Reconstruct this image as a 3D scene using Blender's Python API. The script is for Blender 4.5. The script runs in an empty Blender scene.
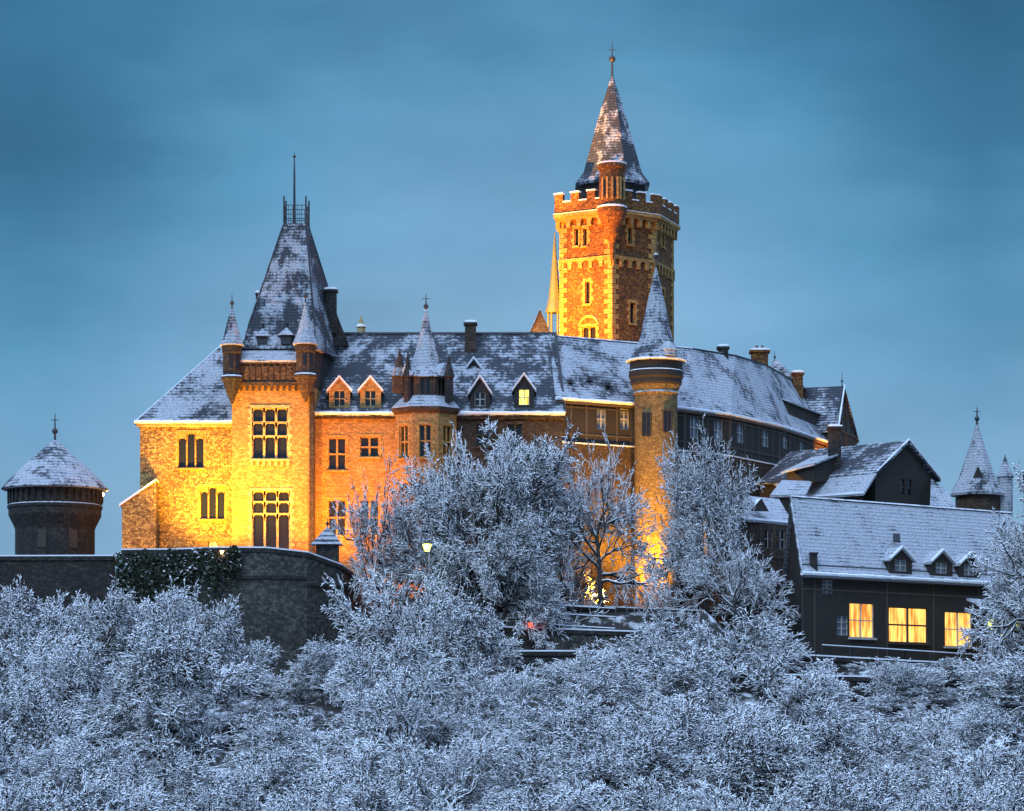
import bpy, math, random
import numpy as np
from mathutils import Vector
rad = math.radians
scene = bpy.context.scene
# ------------------------------------------------------------------ camera
cam_d = bpy.data.cameras.new('camera'); cam = bpy.data.objects.new('camera', cam_d)
scene.collection.objects.link(cam); scene.camera = cam
cam.location = (0, -300, 0); cam.rotation_euler = (rad(90), 0, 0)
cam_d.sensor_width = 36; cam_d.lens = 3000/1024*36
cam_d.shift_y = (760-405.5)/1024
cam_d.clip_start = 1; cam_d.clip_end = 9000
# ------------------------------------------------------------------ view
scene.view_settings.view_transform = 'Standard'; scene.view_settings.look = 'None'
scene.view_settings.exposure = 0; scene.view_settings.gamma = 1
scene.view_settings.use_curve_mapping = False
# ------------------------------------------------------------------ world: dusk sky under thin cloud
SUN_EL, SUN_AZ = rad(38), rad(-150)      # soft remaining skylight direction
world = bpy.data.worlds.new('World'); scene.world = world; world.use_nodes = True
nt = world.node_tree; nt.nodes.clear()
N = nt.nodes.new; L = nt.links.new
out = N('ShaderNodeOutputWorld'); bg = N('ShaderNodeBackground'); L(bg.outputs[0], out.inputs[0])
sky = N('ShaderNodeTexSky'); sky.sky_type = 'NISHITA'; sky.sun_disc = False
sky.sun_elevation = rad(3); sky.sun_rotation = SUN_AZ; sky.dust_density = 0.5; sky.ozone_density = 4
geo = N('ShaderNodeTexCoord'); sep = N('ShaderNodeSeparateXYZ'); L(geo.outputs['Generated'], sep.inputs[0])
ramp = N('ShaderNodeValToRGB'); cr = ramp.color_ramp
def lin(r, g, b): return tuple(((c/255)/12.92 if c/255 <= .04045 else ((c/255+.055)/1.055)**2.4) for c in (r, g, b))
stops = [(0.0, lin(156,186,212)), (.07, lin(150,184,212)), (.13, lin(130,173,207)), (.17, lin(118,166,203)), (.22, lin(92,150,187)), (.26, lin(66,122,158)), (.31, lin(50,102,136)), (.40, (.12,.24,.40)), (.60, (.52,.80,1.3)), (1, (.92,1.3,2.15))]
cr.elements[0].position = 0; cr.elements[0].color = (*stops[0][1], 1)
cr.elements[1].position = 1; cr.elements[1].color = (*stops[-1][1], 1)
for p, c in stops[1:-1]:
    e = cr.elements.new(p); e.color = (*c, 1)
mp = N('ShaderNodeMapping'); mp.inputs['Scale'].default_value = (1, 1, 2.6); L(geo.outputs['Generated'], mp.inputs[0])
n1 = N('ShaderNodeTexNoise'); n1.inputs['Scale'].default_value = 7; n1.inputs['Detail'].default_value = 5; n1.inputs['Roughness'].default_value = .5
L(mp.outputs[0], n1.inputs['Vector'])
# elevation bent a little by the cloud noise so that the bands are uneven
ma = N('ShaderNodeMath'); ma.operation = 'MULTIPLY_ADD'; L(n1.outputs['Fac'], ma.inputs[0]); ma.inputs[1].default_value = -.12
ad = N('ShaderNodeMath'); ad.operation = 'ADD'; ad.inputs[1].default_value = .058
xx = N('ShaderNodeMath'); xx.operation = 'MULTIPLY'; L(sep.outputs['X'], xx.inputs[0]); L(sep.outputs['X'], xx.inputs[1])
x2 = N('ShaderNodeMath'); x2.operation = 'MULTIPLY_ADD'; L(xx.outputs[0], x2.inputs[0]); x2.inputs[1].default_value = 3.1; L(sep.outputs['Z'], x2.inputs[2])
xc = N('ShaderNodeMath'); xc.operation = 'MINIMUM'; L(x2.outputs[0], xc.inputs[0]); zp = N('ShaderNodeMath'); zp.operation = 'ADD'; L(sep.outputs['Z'], zp.inputs[0]); zp.inputs[1].default_value = .07; L(zp.outputs[0], xc.inputs[1]); L(xc.outputs[0], ad.inputs[0]); L(ad.outputs[0], ma.inputs[2])
L(ma.outputs[0], ramp.inputs[0])
n2 = N('ShaderNodeTexNoise'); n2.inputs['Scale'].default_value = 9; n2.inputs['Detail'].default_value = 6
mp2 = N('ShaderNodeMapping'); mp2.inputs['Location'].default_value = (3.1, 1.7, .4); mp2.inputs['Scale'].default_value = (1, 1, 2)
L(geo.outputs['Generated'], mp2.inputs[0]); L(mp2.outputs[0], n2.inputs['Vector'])
mr = N('ShaderNodeMapRange'); mr.inputs[1].default_value = .3; mr.inputs[2].default_value = .7; mr.inputs[3].default_value = .84; mr.inputs[4].default_value = 1.12
L(n2.outputs['Fac'], mr.inputs[0])
vm = N('ShaderNodeVectorMath'); vm.operation = 'SCALE'; L(ramp.outputs[0], vm.inputs[0]); L(mr.outputs[0], vm.inputs['Scale'])
sk = N('ShaderNodeVectorMath'); sk.operation = 'SCALE'; L(sky.outputs[0], sk.inputs[0]); sk.inputs['Scale'].default_value = .012
av = N('ShaderNodeVectorMath'); av.operation = 'ADD'; L(vm.outputs[0], av.inputs[0]); L(sk.outputs[0], av.inputs[1])
L(av.outputs[0], bg.inputs[0]); bg.inputs[1].default_value = 1.0
sun_d = bpy.data.lights.new('sun', 'SUN'); sun = bpy.data.objects.new('sun', sun_d); scene.collection.objects.link(sun)
sun_d.energy = 1.9; sun_d.angle = rad(30); sun_d.color = (.58, .76, 1)
sun.rotation_euler = (rad(48), 0, rad(-28))
# ------------------------------------------------------------------ helpers
def D(y): return y+300
def X(px, d): return (px-512)*d/3000
def Z(py, d): return (760-py)*d/3000
def at(px, py, d): return (X(px, d), d-300, Z(py, d))
def atz(px, py, z):
    d = z*3000/(760-py); return (X(px, d), d-300, z)
ORI = {}
def link(o): scene.collection.objects.link(o); return o
def thing(name, label, cat, loc, group=None):
    o = bpy.data.objects.new(name, None); link(o); o.location = loc; o.empty_display_size = .5
    o['label'] = label; o['category'] = cat
    if group: o['group'] = group
    ORI[o.name] = Vector(loc); return o
class MB:
    def __init__(s): s.v = []; s.f = []
    def add(s, vs, fs):
        b = len(s.v); s.v += [tuple(p) for p in vs]; s.f += [tuple(i+b for i in f) for f in fs]; return s
    def hexa(s, p):  # 8 points: bottom 4, top 4
        return s.add(p, [(0,3,2,1),(4,5,6,7),(0,1,5,4),(1,2,6,5),(2,3,7,6),(3,0,4,7)])
    def box(s, x0, x1, y0, y1, z0, z1):
        return s.hexa([(x0,y0,z0),(x1,y0,z0),(x1,y1,z0),(x0,y1,z0),(x0,y0,z1),(x1,y0,z1),(x1,y1,z1),(x0,y1,z1)])
    def fbox(s, fr, u0, u1, v0, v1, w0, w1):
        q = fr.p
        return s.hexa([q(u0,v0,w1),q(u1,v0,w1),q(u1,v0,w0),q(u0,v0,w0),q(u0,v1,w1),q(u1,v1,w1),q(u1,v1,w0),q(u0,v1,w0)])
    def lathe(s, cx, cy, prof, n=16, rot=0):
        vs = []; fs = []
        for r, z in prof:
            for k in range(n):
                a = rot+2*math.pi*k/n; vs.append((cx+r*math.cos(a), cy+r*math.sin(a), z))
        for i in range(len(prof)-1):
            for k in range(n):
                a = i*n+k; b = i*n+(k+1) % n; fs.append((a, b, b+n, a+n))
        fs.append(tuple(range(n-1, -1, -1))); fs.append(tuple(range((len(prof)-1)*n, len(prof)*n)))
        return s.add(vs, fs)
    def slab(s, pts, t=.25):
        n = len(pts); lo = [(p[0], p[1], p[2]-t) for p in pts]
        fs = [tuple(range(n)), tuple(range(2*n-1, n-1, -1))]+[(i, i+n, (i+1) % n+n, (i+1) % n) for i in range(n)]
        return s.add(list(pts)+lo, fs)
    def prism(s, poly, z0, z1):
        n = len(poly)
        vs = [(p[0], p[1], z0) for p in poly]+[(p[0], p[1], z1) for p in poly]
        return s.add(vs, [tuple(range(n-1, -1, -1)), tuple(range(n, 2*n))]+[(i, (i+1) % n, (i+1) % n+n, i+n) for i in range(n)])
    def bar(s, p, q, r, n=5, r2=None):
        p = Vector(p); q = Vector(q); d = (q-p).normalized(); r2 = r if r2 is None else r2
        a = d.orthogonal().normalized(); b = d.cross(a); vs = []
        for c, rr in ((p, r), (q, r2)):
            for k in range(n):
                t = 2*math.pi*k/n; vs.append(tuple(c+rr*(a*math.cos(t)+b*math.sin(t))))
        return s.add(vs, [(k, (k+1) % n, (k+1) % n+n, k+n) for k in range(n)]+[tuple(range(n-1, -1, -1)), tuple(range(n, 2*n))])
    def ball(s, c, r, n=8):
        return s.lathe(c[0], c[1], [(max(.01, r*math.sin(math.pi*i/n)), c[2]-r*math.cos(math.pi*i/n)) for i in range(n+1)], 8)
    def build(s, name, mat, parent=None, smooth=False):
        me = bpy.data.meshes.new(name); o = bpy.data.objects.new(name, me); link(o)
        off = Vector((0, 0, 0))
        if parent is not None:
            off = ORI[parent.name]; o.parent = parent
        ORI[o.name] = off
        me.from_pydata([(v[0]-off.x, v[1]-off.y, v[2]-off.z) for v in s.v], [], s.f)
        me.materials.append(mat)
        if smooth: me.shade_smooth()
        me.update(); return o
class Frame:
    def __init__(s, A, B):
        s.A = Vector((A[0], A[1])); s.B = Vector((B[0], B[1])); s.L = (s.B-s.A).length; s.u = (s.B-s.A)/s.L
        s.n = Vector((s.u.y, -s.u.x))
    def p(s, u, v, w=0):
        q = s.A+s.u*u+s.n*w; return (q.x, q.y, v)
    def at(s, px, py):     # where the sight line through a photo point meets this wall
        k = (px-512)/3000; c = s.A-Vector((0, -300))
        # c + u*U = t*(k,1)
        den = s.u.x-k*s.u.y; U = -(c.x-k*c.y)/den; t = c.y+s.u.y*U
        return U, (760-py)/3000*t
def PF(px0, px1, d0, d1=None):
    d1 = d0 if d1 is None else d1
    return Frame((X(px0, d0), d0-300), (X(px1, d1), d1-300))
def sheet(mb, fr, z0, z1, opens=(), u0=0, u1=None, dep=.4):
    u1 = fr.L if u1 is None else u1
    us = sorted({u0, u1, *[o[0] for o in opens], *[o[1] for o in opens]}); vs = sorted({z0, z1, *[o[2] for o in opens], *[o[3] for o in opens]})
    us = [u for u in us if u0-1e-6 <= u <= u1+1e-6]; vs = [v for v in vs if z0-1e-6 <= v <= z1+1e-6]
    for i in range(len(us)-1):
        for j in range(len(vs)-1):
            cu = (us[i]+us[i+1])/2; cv = (vs[j]+vs[j+1])/2
            if any(o[0] < cu < o[1] and o[2] < cv < o[3] for o in opens): continue
            mb.add([fr.p(us[i], vs[j]), fr.p(us[i+1], vs[j]), fr.p(us[i+1], vs[j+1]), fr.p(us[i], vs[j+1])], [(0, 1, 2, 3)])
    for a, b, c, d in [o[:4] for o in opens]:
        ring = [(a, c), (b, c), (b, d), (a, d)]
        for k in range(4):
            p, q = ring[k], ring[(k+1) % 4]
            mb.add([fr.p(*p, 0), fr.p(*q, 0), fr.p(*q, -dep), fr.p(*p, -dep)], [(0, 1, 2, 3)])
def window(par, fr, o, cols=2, rows=2, style='', lit=None, fm=None, sm=None, bar=.09, dep=.4, quoin=False, sill=True, name='window'):
    a, b, c, d = o[:4]; m = MB(); fm = fm or M['stone_light']
    for i in range(cols+1):
        u = a+(b-a)*i/cols; m.fbox(fr, u-bar, u+bar, c, d, -dep+.06, -.1)
    fr_rows = [j/rows for j in range(rows+1)] if isinstance(rows, int) else list(rows)
    for v in [c+(d-c)*q for q in fr_rows]:
        m.fbox(fr, a, b, v-bar*.8, v+bar*.8, -dep+.06, -.12)
    if style:
        w = (b-a)/cols; tops = [(a+w*i, a+w*(i+1), d) for i in range(cols)]+([(a+w*i, a+w*(i+1), c+(d-c)*q) for q in fr_rows[1:-1] for i in range(cols)] if style == 'arch' and len(fr_rows) > 2 else [])
        for k, (p, q, t) in enumerate(tops):
            if style == 'peak': t = d-(.0 if cols % 2 and k == cols//2 else w*.55)
            n = 6; cx = (p+q)/2; R = (q-p)/2; sp = t-R*1.35
            if style == 'peak' and t < d: m.fbox(fr, p, q, t, d, -dep+.05, -.04)
            for i in range(n):
                t0, t1 = math.pi*i/n, math.pi*(i+1)/n
                x0, x1 = cx-R*math.cos(t0), cx-R*math.cos(t1); y0, y1 = sp+1.35*R*math.sin(t0)**.8, sp+1.35*R*abs(math.sin(t1))**.8
                m.add([fr.p(x0, y0, -.1), fr.p(x1, y1, -.1), fr.p(x1, t, -.1), fr.p(x0, t, -.1),
                       fr.p(x0, y0, -dep+.05), fr.p(x1, y1, -dep+.05)], [(0, 1, 2, 3), (0, 1, 5, 4)])
    if sill: m.fbox(fr, a-.2, b+.2, c-.22, c-.02, -.02, .22)
    if quoin:
        v = c; k = 0
        while v < d+.3:
            e = .42 if k % 2 else .22; h = min(.42, d+.35-v)
            m.fbox(fr, a-e, a-.002, v, v+h-.02, -.02, .06); m.fbox(fr, b+.002, b+e, v, v+h-.02, -.02, .06); v += .42; k += 1
        m.fbox(fr, a-.1, b+.1, d+.003, d+.3, -.02, .075)
    w_ = m.build(name, fm, par)
    g = MB(); g.fbox(fr, a, b, c, d, -dep-.06, -dep)
    g.build('pane', lit or M['glass'], w_)
    return w_
# ------------------------------------------------------------------ materials
M = {}
def nodes(name):
    m = bpy.data.materials.new(name); m.use_nodes = True; t = m.node_tree; b = t.nodes['Principled BSDF']
    b.inputs['Roughness'].default_value = .85; M[name] = m
    return m, t, b, t.nodes.new, t.links.new
def rampn(t, src, stops):
    r = t.nodes.new('ShaderNodeValToRGB'); c = r.color_ramp
    c.elements[0].position = stops[0][0]; c.elements[0].color = (*stops[0][1], 1)
    c.elements[1].position = stops[-1][0]; c.elements[1].color = (*stops[-1][1], 1)
    for p, q in stops[1:-1]: c.elements.new(p).color = (*q, 1)
    t.links.new(src, r.inputs[0]); return r.outputs[0]
def mixc(t, f, a, b):
    x = t.nodes.new('ShaderNodeMix'); x.data_type = 'RGBA'
    for s, val in ((x.inputs[0], f), (x.inputs[6], a), (x.inputs[7], b)):
        if isinstance(val, (tuple, float, int)): s.default_value = (*val, 1) if isinstance(val, tuple) else val
        else: t.links.new(val, s)
    return x.outputs[2]
def noise(t, vec, scale, det=4, rough=.6):
    n = t.nodes.new('ShaderNodeTexNoise'); n.inputs['Scale'].default_value = scale; n.inputs['Detail'].default_value = det; n.inputs['Roughness'].default_value = rough
    t.links.new(vec, n.inputs['Vector']); return n.outputs['Fac']
def math_(t, op, a, b=0.0, c=0.0):
    x = t.nodes.new('ShaderNodeMath'); x.operation = op
    for i, val in enumerate((a, b, c)):
        if isinstance(val, (int, float)): x.inputs[i].default_value = val
        else: t.links.new(val, x.inputs[i])
    return x.outputs[0]
SNOW = (.80, .83, .88)
def bump(t, b, h, strength=.5, dist=.1):
    x = t.nodes.new('ShaderNodeBump'); x.inputs['Strength'].default_value = strength; x.inputs['Distance'].default_value = dist
    t.links.new(h, x.inputs['Height']); t.links.new(x.outputs[0], b.inputs['Normal'])
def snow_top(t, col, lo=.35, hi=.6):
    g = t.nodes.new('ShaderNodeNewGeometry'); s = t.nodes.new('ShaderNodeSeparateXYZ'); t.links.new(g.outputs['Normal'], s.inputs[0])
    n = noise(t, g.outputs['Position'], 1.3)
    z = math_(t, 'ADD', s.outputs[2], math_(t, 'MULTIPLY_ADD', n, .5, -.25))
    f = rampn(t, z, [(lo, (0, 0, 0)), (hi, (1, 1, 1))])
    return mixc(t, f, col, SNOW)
def stone(name, c1, c2, c3, cell=2.2, flat=1.6, contrast=1.0, mortar=None, snow=True):
    m, t, b, n, l = nodes(name)
    g = n('ShaderNodeNewGeometry'); mp = n('ShaderNodeMapping'); mp.inputs['Scale'].default_value = (1, 1, flat); l(g.outputs['Position'], mp.inputs[0])
    v = n('ShaderNodeTexVoronoi'); v.inputs['Scale'].default_value = cell; v.inputs['Randomness'].default_value = .85; l(mp.outputs[0], v.inputs['Vector'])
    sp = n('ShaderNodeSeparateColor'); l(v.outputs['Color'], sp.inputs[0])
    col = rampn(t, sp.outputs[0], [(0, c1), (.5, c2), (1, c3)])
    big = noise(t, g.outputs['Position'], .22, 5); col = mixc(t, rampn(t, big, [(.42, (0, 0, 0)), (.75, (.55, .55, .55))]), col, tuple(x*.5 for x in c1))
    e = n('ShaderNodeTexVoronoi'); e.feature = 'DISTANCE_TO_EDGE'; e.inputs['Scale'].default_value = cell; e.inputs['Randomness'].default_value = .85; l(mp.outputs[0], e.inputs['Vector'])
    ed = rampn(t, e.outputs['Distance'], [(.02, (1, 1, 1)), (.09, (0, 0, 0))])
    col = mixc(t, math_(t, 'MULTIPLY', ed, .7*contrast), col, mortar or tuple(x*.3 for x in c1))
    fine = noise(t, g.outputs['Position'], 6, 4)
    col = mixc(t, rampn(t, fine, [(.4, (0, 0, 0)), (.7, (.35, .35, .35))]), col, tuple(x*.35 for x in c1))
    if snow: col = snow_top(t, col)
    l(col, b.inputs['Base Color']); bump(t, b, math_(t, 'SUBTRACT', fine, math_(t, 'MULTIPLY', ed, .8)), .6, .08)
    return m
def roofmat(name, cover, base=(.035, .04, .05), rows=.32, scale=.35, lines=.10):
    m, t, b, n, l = nodes(name); g = n('ShaderNodeNewGeometry'); p = g.outputs['Position']
    s = n('ShaderNodeSeparateXYZ'); l(p, s.inputs[0])
    a = noise(t, p, scale, 6, .62); f = noise(t, p, 3.2, 3, .7)
    mp = n('ShaderNodeMapping'); mp.inputs['Scale'].default_value = (2.2, 2.2, .25); l(p, mp.inputs[0]); st = noise(t, mp.outputs[0], 1.1, 3)
    w = math_(t, 'SINE', math_(t, 'MULTIPLY_ADD', s.outputs[2], 2*math.pi/rows, math_(t, 'MULTIPLY', f, 2.0)))
    w = math_(t, 'POWER', math_(t, 'MULTIPLY_ADD', w, .5, .5), 3.0)
    tot = math_(t, 'MULTIPLY', a, .60); tot = math_(t, 'MULTIPLY_ADD', f, .22, tot); tot = math_(t, 'MULTIPLY_ADD', st, .18, tot)
    tot = math_(t, 'MULTIPLY_ADD', w, -lines, tot)
    c = .5+(.5-cover)*.36
    fac = rampn(t, tot, [(c-.045, (0, 0, 0)), (c+.03, (1, 1, 1))])
    grit = rampn(t, noise(t, p, 9, 2, .8), [(.35, (.25, .25, .25)), (.62, (.9, .9, .9))])
    fac2 = math_(t, 'MULTIPLY', fac, grit)
    col = mixc(t, fac2, base, (.60, .63, .68)); l(col, b.inputs['Base Color']); bump(t, b, math_(t, 'ADD', fac, w), .5, .08)
    return m
def plain(name, c, rough=.7, emit=None, es=0, metal=0, snow=False, var=.3):
    m, t, b, n, l = nodes(name); g = n('ShaderNodeNewGeometry')
    col = mixc(t, noise(t, g.outputs['Position'], 2.5, 4), tuple(x*(1-var) for x in c), tuple(min(1, x*(1+var)) for x in c))
    if snow: col = snow_top(t, col)
    l(col, b.inputs['Base Color']); b.inputs['Roughness'].default_value = rough; b.inputs['Metallic'].default_value = metal
    if emit:
        b.inputs['Emission Color'].default_value = (*emit, 1); b.inputs['Emission Strength'].default_value = es
    return m
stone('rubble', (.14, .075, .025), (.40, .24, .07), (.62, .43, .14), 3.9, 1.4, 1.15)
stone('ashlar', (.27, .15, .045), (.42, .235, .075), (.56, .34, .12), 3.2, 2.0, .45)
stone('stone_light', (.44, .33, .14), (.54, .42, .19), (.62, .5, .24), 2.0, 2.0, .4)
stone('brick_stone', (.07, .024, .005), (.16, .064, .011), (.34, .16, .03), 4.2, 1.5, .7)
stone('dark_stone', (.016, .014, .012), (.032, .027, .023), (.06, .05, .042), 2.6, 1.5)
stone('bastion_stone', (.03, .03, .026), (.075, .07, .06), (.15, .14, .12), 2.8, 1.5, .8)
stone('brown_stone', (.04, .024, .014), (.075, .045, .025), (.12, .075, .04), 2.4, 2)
roofmat('roof_patchy', .45, scale=.42, lines=.06); roofmat('roof_snowy', .60, lines=.05, scale=.3); roofmat('roof_full', .93, rows=.36, lines=.13, scale=.5)
roofmat('roof_dark', .42); roofmat('roof_spire', .60, scale=.38, lines=.05); roofmat('roof_worn', .44, scale=.34, lines=.04); roofmat('roof_tile', .9, rows=.5, lines=.25)
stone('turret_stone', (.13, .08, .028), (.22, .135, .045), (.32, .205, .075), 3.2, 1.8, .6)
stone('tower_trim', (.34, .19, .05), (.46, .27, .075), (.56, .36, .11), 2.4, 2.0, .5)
plain('snow', SNOW, .9, var=.06); plain('iron', (.03, .03, .035), .5, snow=False); plain('iron_snowy', (.03, .03, .035), .5, snow=True)
plain('copper', (.12, .17, .09), .6); plain('wood_white', (.42, .40, .36), .7); plain('wood_dark', (.05, .035, .025), .7, snow=True)
plain('beam', (.075, .06, .048), .8, snow=True); plain('fascia', (.12, .07, .04), .7, snow=True)
def timber():
    m, t, b, n, l = nodes('timber_dark'); g = n('ShaderNodeNewGeometry'); p = g.outputs['Position']
    s = n('ShaderNodeSeparateXYZ'); l(p, s.inputs[0])
    q = math_(t, 'FRACT', math_(t, 'MULTIPLY', math_(t, 'ADD', s.outputs[0], math_(t, 'MULTIPLY', s.outputs[1], .7)), 4.0))
    pl = rampn(t, q, [(.0, (0, 0, 0)), (.12, (1, 1, 1))])
    col = mixc(t, noise(t, p, .8, 5), (.012, .010, .009), (.045, .033, .025)); col = mixc(t, pl, (.01, .01, .01), col)
    l(snow_top(t, col), b.inputs['Base Color']); bump(t, b, noise(t, p, 5), .4, .05)
timber()
def glassmat(name, c, emit=None, es=0, var=0):
    m, t, b, n, l = nodes(name); b.inputs['Base Color'].default_value = (*c, 1); b.inputs['Roughness'].default_value = .12
    if emit:
        g = n('ShaderNodeNewGeometry'); mp = n('ShaderNodeMapping'); mp.inputs['Scale'].default_value = (3.2, 3.2, .35); l(g.outputs['Position'], mp.inputs[0]); f = noise(t, mp.outputs[0], .9, 3)
        col = mixc(t, rampn(t, f, [(.35, (0, 0, 0)), (.62, (1, 1, 1))]), tuple(x*.38 for x in (emit[0], emit[1]*.55, emit[2]*.3)), emit)
        l(col, b.inputs['Emission Color']); b.inputs['Emission Strength'].default_value = es
glassmat('glass', (.012, .014, .02)); glassmat('glass_pale', (.16, .19, .24))
glassmat('glass_lit', (.1, .08, .03), (1, .56, .13), 2.2); glassmat('glass_green', (.1, .1, .03), (.85, .95, .16), 2.8)
plain('lamp_warm', (.8, .6, .3), .3, (1, .6, .2), 12); plain('lamp_green', (.8, .8, .3), .3, (.85, .95, .12), 2.6); plain('lamp_red', (.8, .2, .1), .3, (1, .05, .006), 4)
plain('lamp_core', (.8, .7, .4), .3, (1, .7, .3), 9)
def twigmat(name, lo, hi, dark=(.035, .03, .028), sn=(.92, .94, .96)):
    m, t, b, n, l = nodes(name); g = n('ShaderNodeNewGeometry'); tc = n('ShaderNodeTexCoord'); s = n('ShaderNodeSeparateXYZ'); l(g.outputs['Normal'], s.inputs[0])
    z = math_(t, 'ADD', s.outputs[2], math_(t, 'MULTIPLY_ADD', noise(t, tc.outputs['Object'], 2.4, 3), 1.0, -.40))
    col = mixc(t, rampn(t, z, [(lo, (0, 0, 0)), (hi, (1, 1, 1))]), dark, sn); l(col, b.inputs['Base Color'])
twigmat('bark', .35, .65); twigmat('frost', -.1, .2); twigmat('frost_thin', -.1, .2)
def leafmat():
    m, t, b, n, l = nodes('ivy'); g = n('ShaderNodeNewGeometry'); f = noise(t, g.outputs['Position'], 1.1, 4)
    c = mixc(t, f, (.012, .02, .01), (.05, .06, .03)); s = n('ShaderNodeSeparateXYZ'); l(g.outputs['Normal'], s.inputs[0])
    z = math_(t, 'ADD', s.outputs[2], math_(t, 'MULTIPLY_ADD', f, 3.2, -1.9)); l(mixc(t, rampn(t, z, [(.5, (0, 0, 0)), (.7, (1, 1, 1))]), c, SNOW), b.inputs['Base Color'])
leafmat()
def groundmat():
    m, t, b, n, l = nodes('snow_ground'); g = n('ShaderNodeNewGeometry'); f = noise(t, g.outputs['Position'], .5, 7, .7)
    l(mixc(t, rampn(t, f, [(.50, (0, 0, 0)), (.62, (.9, .9, .9))]), (.035, .032, .028), SNOW), b.inputs['Base Color']); bump(t, b, f, .6, .4)
groundmat()
# ------------------------------------------------------------------ terrain
def smooth(a, b, x):
    t = min(1, max(0, (x-a)/(b-a))); return t*t*(3-2*t)
WALL = [(-70, -11, 19.5), (-55, -12, 19.5), (-38.2, -12.6, 19.5)]
BAST = [(-37.4, -12.4, 20.1), (-32, -15.6, 19.9), (-27.5, -18.2, 19.9), (-23, -18.6, 19.85), (-19.3, -17.4, 19.5), (-16.4, -13.2, 18.6), (-15.2, -6, 17.9), (-14.8, 1, 17.6)]
def edge(x):
    P = WALL+BAST[:6]
    if x <= P[0][0]: return P[0][1]
    for a, b in zip(P, P[1:]):
        if a[0] <= x <= b[0]: return a[1]+(b[1]-a[1])*(x-a[0])/(b[0]-a[0])
    return P[-1][1]
def slope(y):
    K = [(-320, -14), (-130, -11.5), (-100, -9), (-60, -1.5), (-38, 3.5), (-18, 8)]
    if y <= K[0][0]: return K[0][1]
    for a, b in zip(K, K[1:]):
        if y <= b[0]: return a[1]+(b[1]-a[1])*(y-a[0])/(b[0]-a[0])
    return 8
def ground(x, y):
    H = 18.3+(14.5-18.3)*smooth(-16.5, -13, x)+(9.3-14.5)*smooth(17, 24, x)
    H += (17-H)*smooth(15, 40, y)*smooth(10, 30, x)
    if x < -16.2: k = smooth(edge(x)+.9, edge(x)+2.2, y)
    elif x < 18: k = smooth(-19+6*(1-smooth(-12, -4, x)), -8+6*(1-smooth(-12, -4, x)), y)
    else: k = smooth(-22, -17, y)
    z = slope(y)*(1-k)+H*k
    z += .35*math.sin(x*.31+y*.17)*(1-k)+.25*math.sin(x*.73-y*.41)*(1-k)
    back = smooth(75, 260, y); side = smooth(90, 260, abs(x))
    z = z*(1-back)+(-14)*back; return z*(1-side)+min(z, -13)*side
def terrain():
    xs = [-3000, -1500, -700, -400, -260, -180, -120, -90, -75]+[-66+1.5*i for i in range(89)]+[75, 90, 120, 180, 260, 400, 700, 1500, 3000]
    ys = [-1200, -700, -450, -330, -260, -200, -160, -135, -120]+[-110+1.5*i for i in range(117)]+[75, 95, 120, 150, 200, 260, 400, 800, 1600, 4000, 8000]
    vs = [(x, y, ground(x, y)) for y in ys for x in xs]; n = len(xs)
    m = MB(); m.add(vs, [(j*n+i, j*n+i+1, (j+1)*n+i+1, (j+1)*n+i) for j in range(len(ys)-1) for i in range(n-1)])
    o = m.build('ground', M['snow_ground'], None, True); o['kind'] = 'structure'
terrain()
# ------------------------------------------------------------------ walls
def linewall(name, pts, z0, thick, mat, label, cat='wall', cap=True, capm=None):
    r = thing(name, label, cat, (pts[len(pts)//2][0], pts[len(pts)//2][1], z0)); m = MB(); s = MB()
    P = [Vector((p[0], p[1])) for p in pts]; nn = []
    for i in range(len(P)):
        a = P[max(0, i-1)]; b = P[min(len(P)-1, i+1)]; u = (b-a).normalized(); nn.append(Vector((u.y, -u.x)))
    rng = random.Random(5)
    def run(mb, w0, w1, dz0, dz1, top_only=False):
        for i in range(len(P)-1):
            za, zb = pts[i][2], pts[i+1][2]
            a0, a1, b0, b1 = P[i]+nn[i]*w0, P[i]+nn[i]*w1, P[i+1]+nn[i+1]*w0, P[i+1]+nn[i+1]*w1
            zz0 = (z0, z0) if dz0 is None else (za+dz0, zb+dz0)
            mb.hexa([(*a1, zz0[0]), (*b1, zz0[1]), (*b0, zz0[1]), (*a0, zz0[0]), (*a1, za+dz1), (*b1, zb+dz1), (*b0, zb+dz1), (*a0, za+dz1)])
    run(m, -thick, 0, None, 0); m.build('wall_body', M[mat], r)
    c = MB(); run(c, -thick-.12, .14, -.35, .03); c.build('coping', M['dark_stone'], r)
    if cap:
        run(s, -thick-.15, .17, .032, .16); s.build('snow_cap', M['snow'], r)
    return r
linewall('terrace_wall', WALL, 6, 1.0, 'dark_stone', 'low dark terrace wall with a snowy top in front of the round tower')
rb = linewall('bastion_wall', BAST, 2, 1.4, 'bastion_stone', 'tall curved grey bastion wall with a snow-lined top below the floodlit castle')
mbt = MB()
for i in range(len(BAST)-1):
    fr = Frame(BAST[i], BAST[i+1])
    if i < 6: mbt.fbox(fr, -.02, fr.L+.02, 17.0+ (0 if i < 4 else -.6), 17.3+(0 if i < 4 else -.6), -.1, .16)
mbt.build('string_course', M['dark_stone'], rb)
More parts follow.
